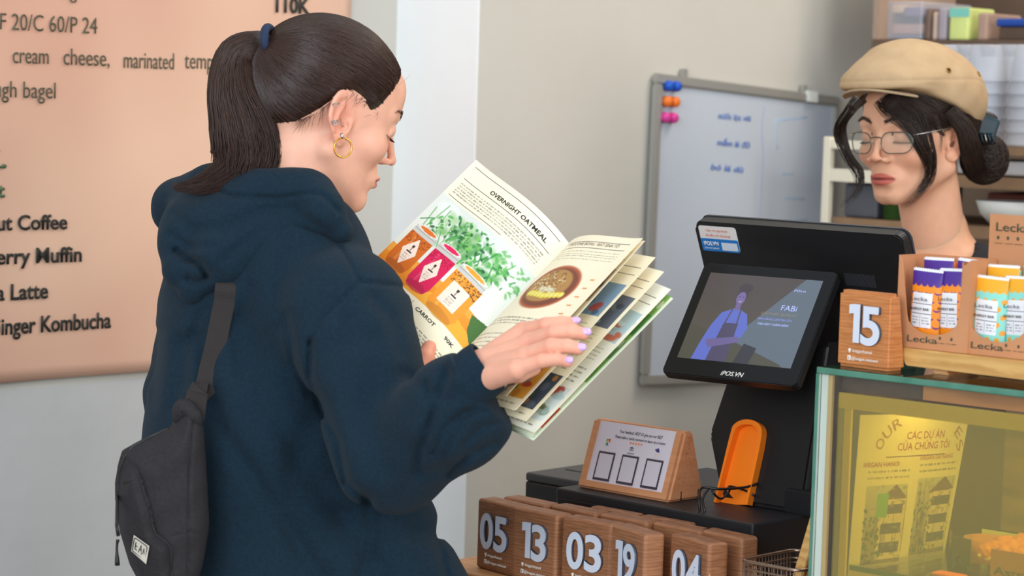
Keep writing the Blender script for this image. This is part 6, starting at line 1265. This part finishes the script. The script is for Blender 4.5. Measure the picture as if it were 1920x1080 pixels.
st_ = [Bp([(1780, 205, 3.50), (1810, 245, 3.505), (1822, 290, 3.52), (1838, 330, 3.58)], [16, 22, 26, 20], 900, seed=11, tmin=.9, depth=.4),
       Bp(FL([(1650, 184), (1670, 204), (1702, 232), (1728, 275), (1744, 318), (1728, 355)], .012, -12) + [(1690, 392, FF(1700, 360)[2] - .01)], [20, 26, 20, 17, 14, 12, 6], 90, seed=12, tmin=.7, depth=.4, wav=.002, jit=.5),
       Bp(FL([(1696, 188), (1720, 212), (1738, 250), (1748, 300), (1738, 340)], .010, -12) + [(1705, 388, FF(1700, 360)[2] - .012)], [16, 14, 11, 10, 10, 6], 60, seed=13, tmin=.75, depth=.5, wav=.002, jit=.5),
       Bp(FL([(1608, 184), (1592, 206)], .012, 14) + [(1571, 245, 3.45), (1588, 290, 3.45), (1611, 330, 3.45), (1604, 362, 3.45), (1574, 390, 3.45)], [14, 12, 12, 12, 12, 10, 5], 75, seed=14, tmin=.72, depth=.6, wav=.002, jit=.5),
       Bp(FL([(1622, 184), (1600, 206)], .012, 10) + [(1582, 240, 3.44), (1594, 290, 3.44), (1616, 322, 3.44), (1612, 352, 3.44)], [12, 9, 6, 5, 4, 2], 60, seed=15, tmin=.8, wav=.0015),
       Bp(FL([(1656, 186), (1672, 192), (1700, 200), (1740, 222), (1776, 250)], .004, 0), [10, 26, 30, 30, 26], 700, seed=17, tmin=.9, depth=.2, wav=.001)]
for i, q in enumerate(st_): strands('hair_lock', q, np.full(len(q), .00036 if 0 < i < 5 else .0006), hmb, hb_)
st6 = Bp([(1752, 215, 3.47), (1764, 250, 3.468), (1763, 290, 3.468)], [6, 4, 2], 14, seed=16, K=14, wav=.001); strands('hair_lock', st6, np.full(14, .0002), hmb, hb_)
# flat cap
capm = mat('beige_twill', (192, 164, 128), .85, c2=(182, 153, 118), scale=40, bump=.25, bscale=1500, spec=.25); capd = mat('beige_band', (172, 148, 118), .85, c2=(160, 136, 106), scale=40, bump=.25, bscale=1500)
def cap_sdf(p):
    d = rell(p, (0, -1.4, 6.3), (9.2, 11.4, 7.4), 0, 20)
    d = smin(d, rell(p, (0, 5.2, 8.2), (7.8, 6.6, 2.9), 0, 4), 1.8)
    d = smin(d, ell(p, (0, 7.2, 7.4), (7.2, 4.6, 1.3)), 1.4)
    lowz = np.interp(p[:, 1], [-13, -10, -7, -3, 0, 3, 6, 9, 12], [-2.2, -1.2, .6, 2.6, 3.9, 5.2, 6.3, 6.9, 7.0])
    d = smax(d, lowz - p[:, 2], .5)
    return d + .06 * np.sin(p[:, 1] * 1.1 + p[:, 0] * .5) * np.sin(p[:, 2] * 1.3) + .10 * np.exp(-((p[:, 2] - 8.0 - .02 * p[:, 1] + .03 * (p[:, 1] + 2) ** 2 * (p[:, 1] < -2)) / .16) ** 2)
v_, f_ = surfnet(cap_sdf, (-10, -13.5, -3), (10, 12.8, 14.5), .2); cp_o = part('flat_cap', fast_mesh('flat_cap', HB.w(v_), f_), capm, bar, 'beige flat cap with brass eyelets', world=True)
def peak(p):
    z0 = 6.6 - .020 * p[:, 0] ** 2 + .06 * (p[:, 1] - 6); r = np.sqrt((p[:, 0] / 7.6) ** 2 + ((p[:, 1] - 4.8) / 7.6) ** 2) - 1
    return smax(smax(np.abs(p[:, 2] - z0) - .2, r * 5, .15), 7.6 - p[:, 1], .3)
v_, f_ = surfnet(peak, (-8, 4, 3), (8, 13.2, 8.5), .14); part('peak', fast_mesh('peak', HB.w(v_), f_), capd, cp_o, world=True)
def on_cap(y, z, s_=-1):
    d = np.array((s_ * 8.0, y + 1, z - 5.0)); d /= np.linalg.norm(d); return on_shell(cap_sdf, d[None], (0, -1, 5.0), 3, 18)[0]
brass = mat('brass', (170, 130, 60), .3, metal=.9)
def eyelet(y, z):
    q = on_cap(y, z); q1, q2 = on_cap(y + .5, z), on_cap(y, z + .5); a, b = q1 - q, q2 - q; a /= np.linalg.norm(a); b -= a * (a @ b); b /= np.linalg.norm(b); n = np.cross(a, b); n = n if n[0] < 0 else -n
    part('eyelet', tube('eyelet', HB.w(np.array([q + n * .06 + (a * math.cos(t) + b * math.sin(t)) * .36 for t in np.linspace(0, 2 * math.pi, 20)[:-1]])), .0009, 8, True), brass, cp_o, world=True)
    bm = bmesh.new(); bm.faces.new([bm.verts.new(HB.w(q + n * .07 + (a * math.cos(t) + b * math.sin(t)) * .28)) for t in np.linspace(0, 2 * math.pi, 16)[:-1]]); part('eyelet_hole', bm_mesh('eyelet_hole', bm), M['black'], cp_o, world=True)
eyelet(2.2, 9.3); eyelet(-5.8, 8.9)
# glasses
fm = mat('gunmetal_frame', (92, 96, 92), .3, metal=.7)
def gpt(x, z, s_): return np.array((s_ * x, 9.15 - .045 * x * x, z))
gl_ = part('glasses_bridge', tube('glasses_bridge', HB.w(np.array([gpt(x, -.15 + .12 * math.cos(x * 1.6), 1) for x in np.linspace(-.95, .95, 12)])), .0009, 8), fm, bar, 'thin metal glasses', world=True)
for s_ in (1, -1):
    ol = rrect(.95, 5.75, -2.45, .65, 1.45, 8); ol = [(x * (1 - .02 * (z < -1)), z) for x, z in ol]
    rim_ = [HB.w(gpt(x, z, s_)) for x, z in ol]; part('lens_rim', tube('lens_rim', rim_, .00085, 8, True), fm, gl_, world=True)
    bm = bmesh.new(); bm.faces.new([bm.verts.new(q) for q in rim_]); part('lens', bm_mesh('lens', bm), M['lens'], gl_, world=True)
    part('temple', tube('temple', HB.w(np.array([(s_ * 5.75, 7.65, .2), (s_ * 6.7, 7.1, .35), (s_ * 7.35, 3, .75), (s_ * 7.7, -.6, 1.2), (s_ * 7.6, -2.6, .6)])), .0007, 8), M['silver'], gl_, world=True)
    part('nose_pad', tube('nose_pad', HB.w(np.array([(s_ * .95, 9.1, -.5), (s_ * .8, 8.8, -.8), (s_ * .75, 8.75, -1.1)])), .0006, 6), M['silver'], gl_, world=True)
bmb = hair_mat('soft_brow_hair', (70, 50, 40), .6); HPc = HPb
for s_ in (1, -1): brow(HB, s_, bmb, bar, n=300, r=.00018); lashes(HB, s_, hmb, bar, n=60, zl=-.60, ln=.45)
# claw clip
t_ = P(1848, 236, 3.585)
part('claw_clip', tube('claw_clip', cat([P(1838, 214, 3.60), P(1856, 218, 3.60), P(1866, 226, 3.60)], 4), [.006] * 9, 8), M['black'], bar, 'black claw clip', world=True)
cl2 = mat('petrol_clip', (34, 56, 66), .2); bm = rbox(-.017, .017, -.012, .012, -.016, .016, bev=.005); bm.transform(frame(P(1848, 238, 3.60), (.95, .1, -.28), (-.1, 1, 0), (.28, 0, .95))); part('clip_body', bm_mesh('clip_body', bm), cl2, bar.children[-1], world=True)
for k in range(4): part('clip_tooth', tube('clip_tooth', [P(1838 + 7 * k, 250, 3.585), P(1842 + 7 * k, 262, 3.578), P(1846 + 6 * k, 270, 3.585)], .0014, 6), M['silver'] if k == 1 else cl2, bar.children[-1], world=True)
